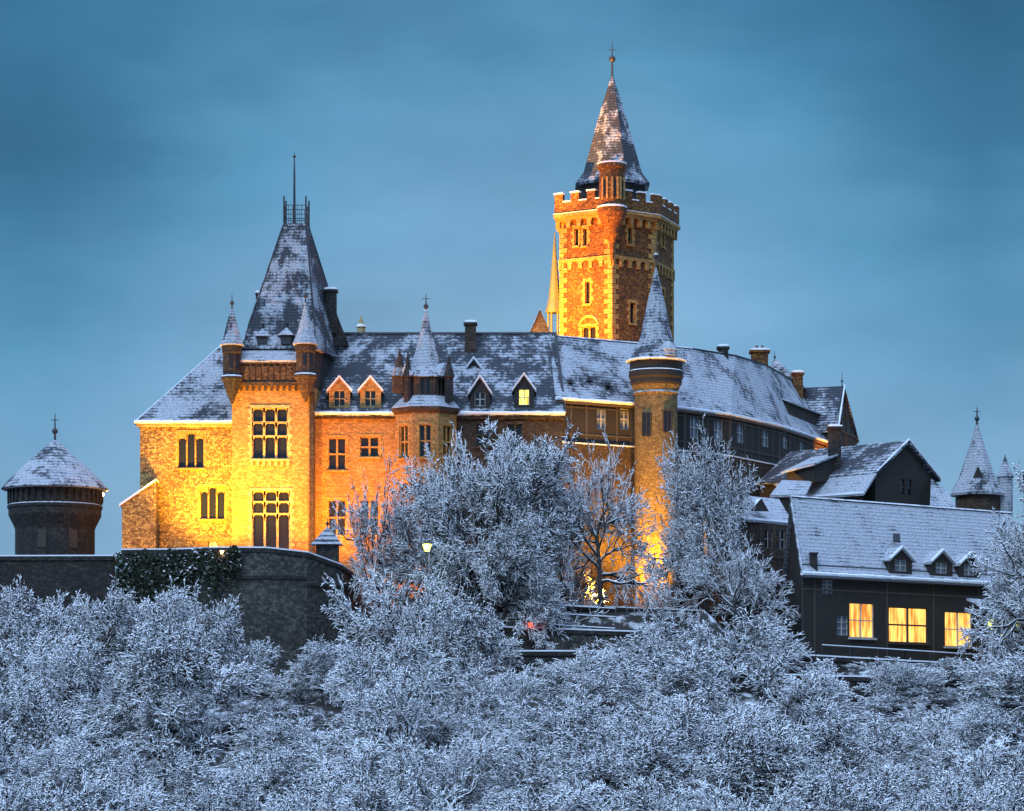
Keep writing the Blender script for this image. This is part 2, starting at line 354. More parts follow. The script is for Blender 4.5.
# ------------------------------------------------------------------ generic pieces
def finial(par, x, y, z0, h, r=.12, ball=None, cross=False, mat=None, name='finial'):
    m = MB(); m.bar((x, y, z0-.3), (x, y, z0+h), r, 6, r*.25)
    b = ball or r*2.2; m.ball((x, y, z0+h*.35), b)
    if cross: m.bar((x-.4, y, z0+h*.75), (x+.4, y, z0+h*.75), r*.3, 4); m.bar((x, y-.4, z0+h*.75), (x, y+.4, z0+h*.75), r*.3, 4)
    return m.build(name, mat or M['iron'], par)
def poly_walls(mb, poly, z0, z1, opens={}, dep=.4):
    n = len(poly)
    for i in range(n): sheet(mb, Frame(poly[i], poly[(i+1) % n]), z0, z1, opens.get(i, ()), dep=dep)
    mb.add([(p[0], p[1], z1) for p in poly], [tuple(range(n))])
def inset(poly, k):
    cx = sum(p[0] for p in poly)/len(poly); cy = sum(p[1] for p in poly)/len(poly)
    out_ = []
    for p in poly:
        v = Vector((p[0]-cx, p[1]-cy)); v = v*((v.length+k)/v.length); out_.append((cx+v.x, cy+v.y))
    return out_
def chimney(par, px, pyt, pyb, w, d, mat='brown_stone', pots=0):
    x = X(px, d); y = d-300; z1 = Z(pyt, d); z0 = Z(pyb, d)-1.6; h = w*d/3000/2
    m = MB(); m.box(x-h, x+h, y-h, y+h, z0, z1-.35); m.box(x-h*1.25, x+h*1.25, y-h*1.25, y+h*1.25, z1-.349, z1-.1); m.box(x-h*.9, x+h*.9, y-h*.9, y+h*.9, z1-.099, z1+.05)
    for k in range(pots): m.lathe(x+(k-(pots-1)/2)*h*.7, y, [(.16, z1), (.13, z1+.5)], 8)
    o = m.build('chimney', M[mat], par); s = MB(); s.box(x-h*1.2, x+h*1.2, y-h*1.2, y-h*.92, z1-.098, z1+.04); s.box(x-h*.85, x+h*.85, y-h*.85, y+h*.85, z1+.052, z1+.14); s.build('snow_cap', M['snow'], o)
def dormer(par, fr, px0, px1, pyb, pye, pyt, wm='dark_stone', roof='roof_full', lit=None, back=3.5, cols=2, rows=2, fm=None, label=None):
    # front of the dormer lies in the plane fr
    u0, v0 = fr.at(px0, pyb); u1, _ = fr.at(px1, pyb); _, ve = fr.at(px0, pye); _, vt = fr.at((px0+px1)/2, pyt)
    um = (u0+u1)/2; w = u1-u0
    m = MB(); o = (u0+w*.24, u1-w*.24, v0+(ve-v0)*.16, v0+(ve-v0)*.93)
    sheet(m, fr, v0, ve, [o], u0, u1, .25)
    m.add([fr.p(u0, ve), fr.p(u1, ve), fr.p(um, vt-.12)], [(0, 1, 2)])
    for u in (u0, u1): m.add([fr.p(u, v0, 0), fr.p(u, ve, 0), fr.p(u, ve, -back), fr.p(u, v0, -back)], [(0, 1, 2, 3)])
    b = m.build('dormer', M[wm], par)
    if label: b['label'] = label
    r = MB(); e = .22
    sl = (vt-ve)/(w/2)
    for sgn, ue in ((-1, u0-e), (1, u1+e)):
        r.slab([fr.p(ue, ve-e*sl, .3), fr.p(um, vt, .3), fr.p(um, vt, -back-1.5), fr.p(ue, ve-e*sl, -back)][::sgn], .16)
    ro = r.build('dormer_roof', M[roof], b)
    s = MB()
    for ue in (u0-e, u1+e):
        s.add([fr.p(ue, ve-e*sl-.02, .36), fr.p(um, vt-.02, .36), fr.p(um, vt+.16, .36), fr.p(ue, ve-e*sl+.16, .36),
               fr.p(ue, ve-e*sl-.02, .1), fr.p(um, vt-.02, .1), fr.p(um, vt+.16, .1), fr.p(ue, ve-e*sl+.16, .1)], [(0, 1, 2, 3), (3, 2, 6, 7), (4, 5, 6, 7), (0, 1, 5, 4)])
    s.build('snow_edge', M['snow'], b)
    window(b, fr, o, cols, rows, lit=lit, fm=fm or M['wood_white'], bar=.05, dep=.25, sill=False)
    return b
def eave_snow(par, pts, h=.16, w=.25, name='snow_edge', mat='snow'):
    m = MB(); rng = random.Random(len(pts)*7+int(abs(pts[0][0])*10))
    for a, b in zip(pts, pts[1:]):
        A = Vector(a); B = Vector(b); n = max(1, int((B-A).length/1.2))
        for k in range(n):
            p = A.lerp(B, k/n); q = A.lerp(B, (k+1)/n); r_ = h*rng.uniform(.45, .8); m.bar(p, q, r_, 6, h*rng.uniform(.45, .8))
    return m.build(name, M[mat], par)
WARM = (1, .46, .07)
def flood(loc, aim, watts, size=100, color=WARM, label='', grp='floodlights on the castle terrace', blend=.6, rad_=.25, stand=.9):
    r = thing('floodlight', label, 'floodlight', loc, grp); l = Vector(loc); a = (Vector(aim)-l).normalized()
    m = MB(); m.bar(tuple(l-a*.35), tuple(l), .16, 8, .26); m.build('housing', M['iron'], r)
    m = MB(); m.bar(tuple(l), tuple(l+a*.03), .22, 10); m.build('lens', M['lamp_core'], r)
    m = MB(); m.bar((l.x, l.y, l.z-stand), (l.x, l.y, l.z-.1), .05, 6); m.build('stand', M['iron'], r)
    ld = bpy.data.lights.new('flood_light', 'SPOT'); ld.energy = watts; ld.spot_size = rad(size); ld.spot_blend = blend; ld.color = color; ld.shadow_soft_size = rad_
    o = bpy.data.objects.new('flood_light', ld); link(o); o.parent = r; o.location = a*.3; o.rotation_euler = a.to_track_quat('-Z', 'Y').to_euler()
    return r
# ------------------------------------------------------------------ round tower, far left
def round_tower():
    d = 302; x, y = X(55, d), 2; r = thing('round_tower', 'squat dark round tower with a snowy cone roof, standing alone at far left', 'tower', (x, y, 15))
    z = lambda p: Z(p, d); k = d/3000; m = MB()
    m.lathe(x, y, [(39.5*k, 12), (39.5*k, z(530)), (40.5*k, z(527)), (46*k, z(516)), (46*k, z(510)), (47.2*k, z(509)), (47.2*k, z(506)), (45.5*k, z(505)), (45.5*k, z(487))], 40)
    m.build('wall', M['dark_stone'], r)
    c = MB()
    for i in range(40):
        a = 2*math.pi*i/40; ca, sa = math.cos(a), math.sin(a); f = Frame((x+44*k*ca+.22*sa, y+44*k*sa-.22*ca), (x+44*k*ca-.22*sa, y+44*k*sa+.22*ca))
        f.n = Vector((ca, sa)); c.fbox(f, 0, .36, z(504), z(490), -.2, .32)
    c.build('corbels', M['dark_stone'], r)
    ro = MB(); ro.lathe(x, y, [(52*k, z(490.5)), (53.5*k, z(489.5)), (46*k, z(481)), (30*k, z(465)), (15*k, z(452)), (3*k, z(441)), (1*k, z(440))], 40)
    rf = ro.build('roof', M['roof_spire'], r)
    finial(rf, x, y, z(441), z(413)-z(441), .14, .3, True)
    for a in (-100, -55):
        aa = rad(a); c_ = (x+39.4*k*math.cos(aa), y+39.4*k*math.sin(aa)); t = Vector((-math.sin(aa), math.cos(aa)))*.45
        f = Frame((c_[0]-t.x, c_[1]-t.y), (c_[0]+t.x, c_[1]+t.y)); w = MB(); w.fbox(f, 0, .9, z(550), z(532), -.2, .08)
        w.build('shutter' if a == -55 else 'door', M['wood_dark'], r)
round_tower()
# floodlight hanging under the tower's eave
flood(at(103, 494.5, 303), (-33, 1, 26), 4000, 110, label='glowing floodlight hung under the eave of the squat round tower', grp='floodlights lighting the castle', rad_=.3)
# ------------------------------------------------------------------ west wing
def west_wing():
    d = 300; r = thing('west_wing', 'rubble stone wing with three arched windows and hipped snowy roof, left of the gate tower', 'building', (-32, 0, 15))
    fr = PF(140, 236, d); A = fr.A; k = .1
    def op(x0, y0, x1, y1): a = fr.at(x0, y1); b = fr.at(x1, y0); return (a[0], b[0], a[1], b[1])
    o = [op(178, 433, 204, 468), op(200, 487, 225, 519), op(198, 541, 228, 570)]
    m = MB(); z1 = Z(427, d); sheet(m, fr, 12, z1, o)
    pts = [fr.A, Vector((X(140, 300), 14)), Vector((-18, 14))]
    sheet(m, Frame(pts[1], pts[0]), 12, z1); sheet(m, Frame(pts[2], pts[1]), 12, z1); m.build('wall', M['rubble'], r)
    for q in o: window(r, fr, q, 3, 1, 'peak', fm=M['tower_trim'], quoin=True, lit=M['glass'] if q is not o[2] else M['glass_lit'], bar=.07)
    c = MB(); c.fbox(fr, -.3, fr.L, z1, z1+.45, -.3, .3); c.build('cornice', M['stone_light'], r)
    ez = z1+.45; e = [(-37.7, -.45, ez), (-27, -.45, ez), (-27, 7, Z(343, 307)), (-29.5, 7, Z(343, 307)), (-37.7, 14.4, ez), (-20, 14.4, ez), (-20, 7, Z(343, 307))]
    ro = MB(); ro.slab([e[0], e[1], e[2], e[3]], .2); ro.slab([e[4], e[0], e[3]], .2); ro.slab([e[5], e[4], e[3], e[6]], .2)
    rf = ro.build('roof', M['roof_snowy'], r); eave_snow(rf, [(-37.7, -.5, ez+.03), (-27.5, -.5, ez+.03)], .28)
    eave_snow(rf, [e[0], e[3]], .1)
    b = MB(); x0 = X(122, 298); x1 = X(156, 298)
    f = Frame((x0, -2), (x1, -2)); zl, zh = Z(505, 298), Z(481, 298)
    b.add([(x0, -2, 12), (x1, -2, 12), (x1, -2, zh), (x0, -2, zl), (x0, .5, 12), (x1, .5, 12), (x1, .5, zh), (x0, .5, zl)], [(0, 1, 2, 3), (0, 3, 7, 4), (1, 5, 6, 2), (4, 7, 6, 5), (3, 2, 6, 7)])
    bt = b.build('buttress', M['rubble'], r)
    s = MB(); s.slab([(x0-.25, -2.2, zl+.1), (x1+.05, -2.2, zh+.25), (x1+.05, .6, zh+.25), (x0-.25, .6, zl+.1)], .22); s.build('snow_cap', M['snow'], bt)
west_wing()
# ------------------------------------------------------------------ gate tower
def corner_turret(r, px, d, w, rows, warm=False):
    k = d/3000; x, y = X(px, d), d-300; Zz = lambda p: Z(p, d); m = MB(); R = w/2*k
    yt, ye, yb, yc = rows   # apex, eave, bottom of drum, bottom of corbel
    m.lathe(x, y, [(.12, Zz(yc)), (R*.45, Zz(yc-9)), (R*.55, Zz(yc-11)), (R*.95, Zz(yb+4)), (R*1.08, Zz(yb+3)), (R*1.08, Zz(yb)), (R*.9, Zz(yb-1)), (R*.9, Zz(ye+9)), (R, Zz(ye+8)), (R, Zz(ye))], 8, rad(22.5))
    t = m.build('corner_turret', M['brown_stone' if warm else 'dark_stone'], r)
    c = MB(); c.lathe(x, y, [(R*1.2, Zz(ye+1)), (R*1.22, Zz(ye)), (R*.8, Zz(ye-10)), (R*.35, Zz(ye-28)), (.04, Zz(yt))], 8, rad(22.5)); c.build('turret_roof', M['roof_full' if warm else 'roof_spire'], t)
    finial(t, x, y, Zz(yt), 1.4, .09, .22)
    for a in (-112.5, -67.5, -22.5):
        aa = rad(a+22.5-22.5); q = R*.9*math.cos(rad(22.5)); cx_, cy_ = x+q*math.cos(aa+rad(22.5)), y+q*math.sin(aa+rad(22.5)); n = Vector((math.cos(aa+rad(22.5)), math.sin(aa+rad(22.5)))); tt = Vector((-n.y, n.x))*.22
        f = Frame((cx_-tt.x, cy_-tt.y), (cx_+tt.x, cy_+tt.y)); g = MB(); g.fbox(f, 0, .44, Zz(yb-8), Zz(ye+11), -.02, .03); g.build('window', M['glass'], t)
    s = MB(); s.lathe(x, y, [(R*1.06, Zz(yb)+.01), (R*1.04, Zz(yb)+.07), (R*.8, Zz(yb)+.2)], 8, rad(22.5)); s.build('snow_cap', M['snow'], t)
def gate_tower():
    d = 298; r = thing('gate_tower', 'square floodlit tower with steep snowy roof, roof railing and flag mast, two corner turrets', 'tower', (-24, 2, 15))
    A, B, C, E = (X(232, d), -2), (X(311, d), -2), (-17.8, 9), (-26, 9); fr = Frame(A, B)
    def op(x0, y0, x1, y1): a = fr.at(x0, y1); b = fr.at(x1, y0); return (a[0], b[0], a[1], b[1])
    o = [op(252, 408, 288, 459), op(252, 491, 290, 551)]
    z1 = Z(386, d); m = MB(); poly_walls(m, [A, B, C, E], 12, z1, {0: o}); m.build('wall', M['ashlar'], r)
    for i, q in enumerate(o):
        w = window(r, fr, q, 3, (0, .45, .72, 1) if i == 0 else (0, .62, .82, 1), 'arch', fm=M['stone_light'], quoin=True, bar=.11)
        if i == 0:
            for k in range(7):
                c = MB(); u = q[0]+(q[1]-q[0])*k/6; c.fbox(fr, u-.12, u+.12, q[2]-.7, q[2]-.23, -.02, .18); c.build('sill_bracket', M['stone_light'], w)
    Zz = lambda p: Z(p, d)
    c = MB(); c.fbox(fr, -.25, fr.L+.25, z1, z1+.35, -2, .45); c.fbox(fr, -.2, fr.L+.2, z1+.35, Zz(364), -2, .3); c.fbox(fr, -.3, fr.L+.3, Zz(364), Zz(362), -2, .5)
    for k in range(11): 
        u = .9+k*(fr.L-1.8)/10; c.fbox(fr, u-.2, u+.2, z1+.55, Zz(367), .29, .42); c.fbox(fr, u-.12, u+.12, z1-.5, z1+.01, -.02, .3)
    c.build('parapet', M['brown_stone'], r)
    s = MB(); s.add([fr.p(.3, Zz(361), .6), fr.p(fr.L-.3, Zz(361), .6), fr.p(fr.L-.3, Zz(348), -.9), fr.p(.3, Zz(348), -.9)], [(0, 1, 2, 3)])
    s = MB(); s.slab([fr.p(-.2, Zz(361), .6), fr.p(fr.L+.2, Zz(361), .6), fr.p(fr.L+.2, Zz(348.5), -.9), fr.p(-.2, Zz(348.5), -.9)], .2)
    s.build('parapet_roof', M['roof_full'], r)
    zb = Zz(348); m = MB(); m.prism([(A[0]+.3, -1.2), (B[0]+.1, -1.2), (C[0]+.3, 8.8), (E[0], 8.8)], z1, zb-.01); m.build('attic_wall', M['dark_stone'], r)
    # steep roof
    base = [(X(242, 299), -1.3, zb), (X(317, 299), -1.3, zb), (X(346, 308), 8.6, zb), (-25.4, 8.6, zb)]; zt = Z(224, 303)
    low = [(X(248, 300), -.3, Z(328, 300)), (X(315, 300), -.3, Z(328, 300)), (X(339, 307.5), 7.8, Z(322, 307)), (-24.9, 7.8, Z(322, 307))]
    top = [(X(284, 302.5), 2.5, zt), (X(306, 302.5), 2.5, zt), (X(309, 305), 5, zt), (X(286, 305), 5, zt)]
    ro = MB(); ro.add(base+low+top, [(i, (i+1) % 4, (i+1) % 4+4, i+4) for i in range(4)]+[(i+4, (i+1) % 4+4, (i+1) % 4+8, i+8) for i in range(4)]+[(8, 9, 10, 11), (3, 2, 1, 0)])
    rf = ro.build('roof', M['roof_worn'], r)
    for a, b in ((0, 0), (1, 1), (2, 2)): pass
    e = MB()
    for i in (0, 1, 2): e.bar(low[i], top[i], .09, 5); e.bar(base[i], low[i], .09, 5)
    e.build('roof_hips', M['iron_snowy'], rf)
    rl = MB(); zz = Z(206, 303)
    for i in range(4):
        p, q = Vector(top[i]), Vector(top[(i+1) % 4]); rl.bar(p, (p.x, p.y, zz+.9), .09, 5)
        for h in (.25, (zz-zt)*.5, zz-zt): rl.bar((p.x, p.y, zt+h), (q.x, q.y, zt+h), .05, 4)
        for k in range(1, 5):
            t = p.lerp(q, k/5); rl.bar((t.x, t.y, zt), (t.x, t.y, zz), .035, 4)
    rl.build('roof_railing', M['iron'], rf)
    ms = MB(); cx_, cy_ = X(294.5, 304), 3.8; ms.bar((cx_, cy_, zt-.3), (cx_, cy_, Z(172, 304)), .16, 6, .1); ms.bar((cx_, cy_, Z(172, 304)), (cx_, cy_, Z(152, 304)), .1, 6, .03); ms.ball((cx_, cy_, Z(157, 304)), .16); ms.build('flag_mast', M['iron'], rf)
    # little roof dormers
    for px, pb, pe, pt, w, dd in ((262, 344, 336, 327, 12, 298.8), (286, 344, 335, 326, 13, 298.8), (280, 310, 301, 293, 12, 300.6)):
        k = dd/3000; x, y = X(px, dd), dd-300; h = w/2*k; m = MB(); m.box(x-h*.8, x+h*.8, y, y+2.6, Z(pb, dd), Z(pe, dd))
        t = m.build('roof_dormer', M['iron'], r)
        p = MB(); p.add([(x-h*1.2, y-.3, Z(pe, dd)), (x+h*1.2, y-.3, Z(pe, dd)), (x+h*1.2, y+2.2, Z(pe, dd)), (x-h*1.2, y+2.2, Z(pe, dd)), (x, y+.8, Z(pt, dd))], [(0, 1, 4), (1, 2, 4), (2, 3, 4), (3, 0, 4), (3, 2, 1, 0)]); p.build('dormer_roof', M['roof_full'], t)
        finial(t, x, y+.8, Z(pt, dd), 1.1, .06, .12)
    chimney(r, 331, 289, 318, 11, 305, 'dark_stone'); chimney(r, 258, 292, 300, 4, 305, 'dark_stone')
    g = MB(); g.add([(X(318, 303), 3.2, Z(345, 303)), (X(349, 306), 6.4, Z(345, 306)), (X(336, 305), 5.2, Z(312, 305)), (X(325, 304), 4.2, Z(312, 304)),
                     (X(318, 303), 4.0, Z(345, 303)), (X(349, 306), 7.2, Z(345, 306)), (X(336, 305), 6.0, Z(312, 305)), (X(325, 304), 5.0, Z(312, 304))], [(0, 1, 2, 3), (7, 6, 5, 4), (0, 4, 5, 1), (1, 5, 6, 2), (2, 6, 7, 3), (3, 7, 4, 0)])
    g.build('side_gable', M['dark_stone'], r)
    dp = MB(); dp.fbox(Frame((X(309.2, 297.5), -2.35), (X(313.6, 297.5), -2.35)), 0, X(313.6, 297.5)-X(309.2, 297.5), 12, z1-.6, -1.8, 0); dp.build('shaded_return_strip', M['dark_stone'], r)  # added strip: shade of the tower's side return put in as dark stone
    corner_turret(r, 232, 297.5, 21, (308, 345, 377, 404)); corner_turret(r, 305.5, 297.3, 22, (301, 344, 375, 402), True)
gate_tower()
# ------------------------------------------------------------------ palace wing
def palace():
    r = thing('palace_wing', 'long palace wing with dormers in its snowy slate roof, right of the gate tower', 'building', (-8, 6, 13))
    fr = Frame((X(313, 300), 0), (X(562, 300), 0)); d = 300; z1 = Z(419, 300)
    def op(x0, y0, x1, y1): a = fr.at(x0, y1); b = fr.at(x1, y0); return (a[0], b[0], a[1], b[1])
    o = [op(328, 438, 346, 470), op(360, 437, 379, 457), op(328, 500, 346, 535), op(360, 500, 379, 535), op(476, 424, 490, 446), op(508, 424, 522, 446), op(476, 480, 490, 510), op(508, 480, 522, 510)]
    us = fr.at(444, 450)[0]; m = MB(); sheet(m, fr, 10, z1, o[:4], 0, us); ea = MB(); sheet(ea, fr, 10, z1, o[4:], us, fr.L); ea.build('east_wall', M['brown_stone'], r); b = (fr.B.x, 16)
    sheet(m, Frame(fr.B, b), 10, z1); sheet(m, Frame(b, (-17, 16)), 10, z1)
    m.add([(fr.B.x, 0, z1), (fr.B.x, 16, z1), (fr.B.x, 8, Z(337, 308))], [(0, 1, 2)]); m.build('wall', M['ashlar'], r)
    for i, q in enumerate(o): window(r, fr, q, 2, 2, fm=M['tower_trim'] if i < 4 else M['brown_stone'], quoin=True, bar=.1)
    c = MB(); c.fbox(fr, 0, fr.L+.2, z1, z1+.5, -.3, .35); c.build('cornice', M['brown_stone'], r)
    ez = z1+.5; x0, x1 = fr.A.x+.2, fr.B.x+.3; rz = Z(334, 308)
    ro = MB(); ro.slab([(x0-.4, -.5, ez), (x1, -.5, ez), (x1-.9, 8, rz), (X(332, 308), 8, rz)], .25); ro.slab([(x1, 16.5, ez), (x0, 16.5, ez), (X(332, 308), 8.05, rz), (x1-.9, 8.05, rz)], .25)
    rf = ro.build('roof', M['roof_patchy'], r)
    eave_snow(rf, [(x0, -.55, ez+.05), (x1, -.55, ez+.05)], .3)
    e = MB(); e.bar((X(332, 308), 8, rz+.05), (x1-.9, 8, rz+.05), .16, 5); e.build('ridge_tiles', M['iron'], rf)
    v = MB(); v.bar((x1+.02, -.5, ez+.08), (x1-.85, 8, rz+.08), .14, 5); v.build('verge', M['iron'], rf)
    f = Frame((-30, .1), (30, .1))
    dormer(r, f, 329, 350, 410, 389, 377, 'ashlar', lit=None, fm=M['stone_light'], label='floodlit stone dormer with a dark window')
    dormer(r, f, 360, 381, 410, 389, 377, 'ashlar', fm=M['stone_light'], label='floodlit stone dormer with a dark window')
    dormer(r, f, 470, 490, 409, 391, 376, 'timber_dark')
    dormer(r, f, 514, 534, 408, 388, 374, 'timber_dark', lit=M['glass_green'], label='dark dormer with a lit yellow-green window')
    f2 = Frame((-30, 4.3), (30, 4.3)); dormer(r, f2, 468.5, 479, 373, 365, 358, 'timber_dark', back=2, cols=1, rows=1)
    chimney(r, 470.5, 322, 348, 11, 306.5, 'brown_stone')
palace()
def bay():
    d = 300.5; x, y = X(426, d), .5; r = thing('bay_turret', 'polygonal bay turret with a pointed snowy spire on the palace wing', 'turret', (x, -2, 13)); Zz = lambda p: Z(p, d)
    R = 3.3; poly = [(x+R*math.cos(rad(a)), y+R*math.sin(rad(a))) for a in range(-157, 203, 45)]
    op = {}; m = MB(); z1 = Zz(413)
    # faces 0,1,2 look towards the camera
    for i in (0, 1, 2):
        f = Frame(poly[i], poly[i+1]); op[i] = [(f.L/2-.6, f.L/2+.6, Zz(460), Zz(428)), (f.L/2-.6, f.L/2+.6, Zz(520), Zz(485))]
    poly_walls(m, poly, 10, z1, op); m.build('wall', M['ashlar'], r)
    for i in op:
        for q in op[i]: window(r, Frame(poly[i], poly[i+1]), q, 2, 2, fm=M['tower_trim'], quoin=True)
    rot = rad(-157)
    c = MB(); c.lathe(x, y, [(R+.1, z1-.3), (R+.35, z1), (R+.35, z1+.3), (R, z1+.31)], 8, rot); c.build('cornice', M['brown_stone'], r)
    s = MB(); s.lathe(x, y, [(R+.4, z1+.3), (R+.38, z1+.36), (R-.75, z1+1.5)], 8, rot); sk_ = s.build('skirt_roof', M['roof_full'], r)
    zl, zh = z1+1.1, Zz(379); R2 = 2.55; m = MB(); p2 = [(x+R2*math.cos(rad(a)), y+R2*math.sin(rad(a))) for a in range(-157, 203, 45)]; op = {}
    for i in (0, 1, 2, 7):
        f = Frame(p2[i], p2[(i+1) % 8]); op[i] = [(f.L/2-.5, f.L/2+.5, zl+.5, zh-.15)]
    poly_walls(m, p2, zl, zh, op, .3); la = m.build('lantern', M['brown_stone'], r)
    for i in op:
        for q in op[i]: window(la, Frame(p2[i], p2[(i+1) % 8]), q, 2, 1, fm=M['wood_dark'], sill=False, bar=.06, dep=.3)
    sp = MB(); sp.lathe(x, y, [(2.75, zh-.05), (2.75, zh+.05), (1.7, Zz(368)), (1.15, Zz(352)), (.6, Zz(332)), (.1, Zz(309))], 8, rot); so = sp.build('spire', M['roof_spire'], r)
    finial(r, x, y, Zz(313), 1.9, .12, .26, True)
    for i in (0, 2):
        f = Frame(p2[i], p2[i+1]); g = MB(); g.add([f.p(-.05, zh, .6), f.p(f.L+.05, zh, .6), f.p(f.L/2, zh+1.4, .35), f.p(f.L/2, zh+1.3, -1.4)], [(0, 1, 2), (0, 2, 3), (1, 2, 3)]); g.build('gablet', M['roof_full'], r)
    # small pinnacle at left
    for pxx, tp in ((408, 352), (449, 356)):
        p = MB(); a_, b_ = X(pxx, 298.5), -1.6; p.lathe(a_, b_, [(.42, Z(402, 298.5)), (.42, Z(378, 298.5)), (.6, Z(377, 298.5)), (.3, Z(368, 298.5)), (.05, Z(tp, 298.5))], 8); p.build('pinnacle', M['dark_stone'], r)
    px_, py_ = X(399.5, 299), -.6; p = MB(); p.lathe(px_, py_, [(.75, Z(392, 299)), (.75, Z(377, 299)), (.95, Z(376, 299)), (.5, Z(367, 299)), (.1, Z(352, 299))], 6); pn = p.build('pinnacle', M['brown_stone'], r); finial(pn, px_, py_, Z(353, 299), .9, .06, .13)
bay()
# ------------------------------------------------------------------ great tower
TW = [(5.34, 33.5), (11.0, 30), (15.9, 34), (18.3, 40.5), (15.2, 46), (7, 45)]
def great_tower():
    r = thing('great_tower', 'tall brick keep with battlements and a pointed spire, glowing orange in floodlight', 'tower', (11.5, 38, 17))
    Zz = lambda p: Z(p, 331); z1 = Zz(214); op = {0: [], 1: []}; F0 = Frame(TW[0], TW[1]); F1 = Frame(TW[1], TW[2]); F2 = Frame(TW[2], TW[3])
    def o(f, x0, y0, x1, y1): a = f.at(x0, y1); b = f.at(x1, y0); return (a[0], b[0], a[1], b[1])
    a0 = [o(F0, 574.5, 228, 578.5, 246), o(F0, 583, 228, 587, 246), o(F0, 585, 281, 590, 304), o(F0, 582, 326, 596, 350)]
    a1 = [o(F1, 630, 303, 635, 323), o(F1, 628, 228, 632, 244)]; a2 = [o(F2, 661, 232, 664, 246), o(F2, 661, 290, 664, 308)]
    m = MB(); poly_walls(m, TW, 14, z1, {0: a0, 1: a1, 2: a2}); m.build('wall', M['brick_stone'], r)
    for f, l in ((F0, a0), (F1, a1), (F2, a2)):
        for q in l: window(r, f, q, 1 if q[1]-q[0] < .9 else 2, 1, 'arch' if q[1]-q[0] > .9 else '', fm=M['tower_trim'], quoin=True, bar=.05 if q[1]-q[0] < .9 else .09)
    # quoins
    for i in (0, 1, 2, 3):
        qn = MB()
        fL = Frame(TW[i-1], TW[i]); fR = Frame(TW[i], TW[(i+1) % 6]); z = 20; k = 0
        while z < z1-.5:
            e1, e2 = (.95, .5) if k % 2 else (.5, .95)
            qn.fbox(fL, fL.L-e1, fL.L+.06, z, z+.5, -.1, .08); qn.fbox(fR, .003, e2, z, z+.5, -.1, .077); z += .55; k += 1
        qn.build('quoins', M['tower_trim'], r)
    # arcaded friezes
    for idx, (row, depth, h, mat) in enumerate(((268, .22, 1.5, 'tower_trim'), (226, .55, 1.5, 'tower_trim'))):
        fz = MB()
        for i in range(6):
            f = Frame(TW[i], TW[(i+1) % 6]); z = Zz(row); n = max(4, int(f.L/1.15)); w = f.L/n
            fz.fbox(f, 0, f.L, z+h*.66, z+h*.85, -.1, depth)
            for k in range(n+1):
                u = k*w; fz.fbox(f, max(0, u-w*.17), min(f.L, u+w*.17), z+.1, z+h*.66, -.1, depth*.9)
            for k in range(n):
                c = (k+.5)*w; R_ = w*.33; S = 6
                for s in range(S):
                    t0, t1 = math.pi*s/S, math.pi*(s+1)/S; zc = z+h*.66-R_*1.1
                    fz.add([f.p(c-R_*math.cos(t0), zc+R_*math.sin(t0), depth*.85), f.p(c-R_*math.cos(t1), zc+R_*math.sin(t1), depth*.85), f.p(c-R_*math.cos(t1), z+h*.66, depth*.85), f.p(c-R_*math.cos(t0), z+h*.66, depth*.85)], [(0, 1, 2, 3)])
        fz.build('arcaded_frieze', M[mat], r)
    # eyebrow arch over the large window
    eb = MB(); c = F0.at(589, 330)
    for s in range(8):
        t0, t1 = rad(25+130*s/8), rad(25+130*(s+1)/8)
        for rr0, rr1 in ((1.25, 1.5),):
            eb.add([F0.p(c[0]+rr*math.cos(t), c[1]-.2+rr*math.sin(t)*1.25, w) for w in (.15, -.02) for rr, t in ((rr0, t0), (rr1, t0), (rr1, t1), (rr0, t1))], [(0, 1, 2, 3), (0, 1, 5, 4), (1, 2, 6, 5), (2, 3, 7, 6), (3, 0, 4, 7)])
    eb.build('hood_mould', M['tower_trim'], r)
    P = inset(TW, .75); cor = MB(); cor.prism(inset(TW, .9), z1-.05, z1+.3); cor.build('cornice', M['tower_trim'], r)
    cs = MB(); cs.prism(inset(TW, .93), z1+.302, z1+.36); cs.build('cornice_snow', M['snow'], r)
    pa = MB(); sn = MB(); pin = inset(TW, .35)
    for i in range(6):
        f = Frame(P[i], P[(i+1) % 6]); h0, h1, h2 = z1+.36, z1+1.55, z1+2.5
        pa.fbox(f, 0, f.L, h0, h1, -.45, 0)
        n = 3; w = f.L/(n*2-1+.0)
        n = 4; w = f.L/(2*n-1)
        for k in range(n):
            a, b = k*2*w-(.0), k*2*w+w; pa.fbox(f, a+.002, b, h1, h2, -.45, .003); sn.fbox(f, a-.06, b+.06, h2+.002, h2+.16, -.5, .06)
            if k < n-1: sn.fbox(f, b+.01, b+w-.01, h1+.002, h1+.13, -.5, .06)
    pa.prism(inset(TW, .3), h0, h0+.3); pr = pa.build('battlements', M['brick_stone'], r); sn.build('snow_cap', M['snow'], pr)
    # corner bartizan
    x, y = TW[1]; y -= .25; b = MB(); R = 1.42
    b.lathe(x, y, [(.15, Zz(262)), (.35, Zz(245)), (.8, Zz(236)), (.9, Zz(230)), (1.3, Zz(222)), (1.62, Zz(215)), (1.62, Zz(210.5)), (R, Zz(209.5)), (R, Zz(173)), (1.6, Zz(171)), (1.6, Zz(167)), (1.1, Zz(166))], 18)
    bo = b.build('bartizan', M['brick_stone'], r)
    s = MB(); s.lathe(x, y, [(1.62, Zz(167)+.01), (1.62, Zz(166)+.06), (.3, Zz(166)+.25)], 18); s.build('snow_cap', M['snow'], bo); s = MB(); s.lathe(x, y, [(1.66, Zz(210.5)+.01), (1.66, Zz(210)+.12), (R, Zz(209)+.1)], 18); s.build('snow_cap', M['snow'], bo)
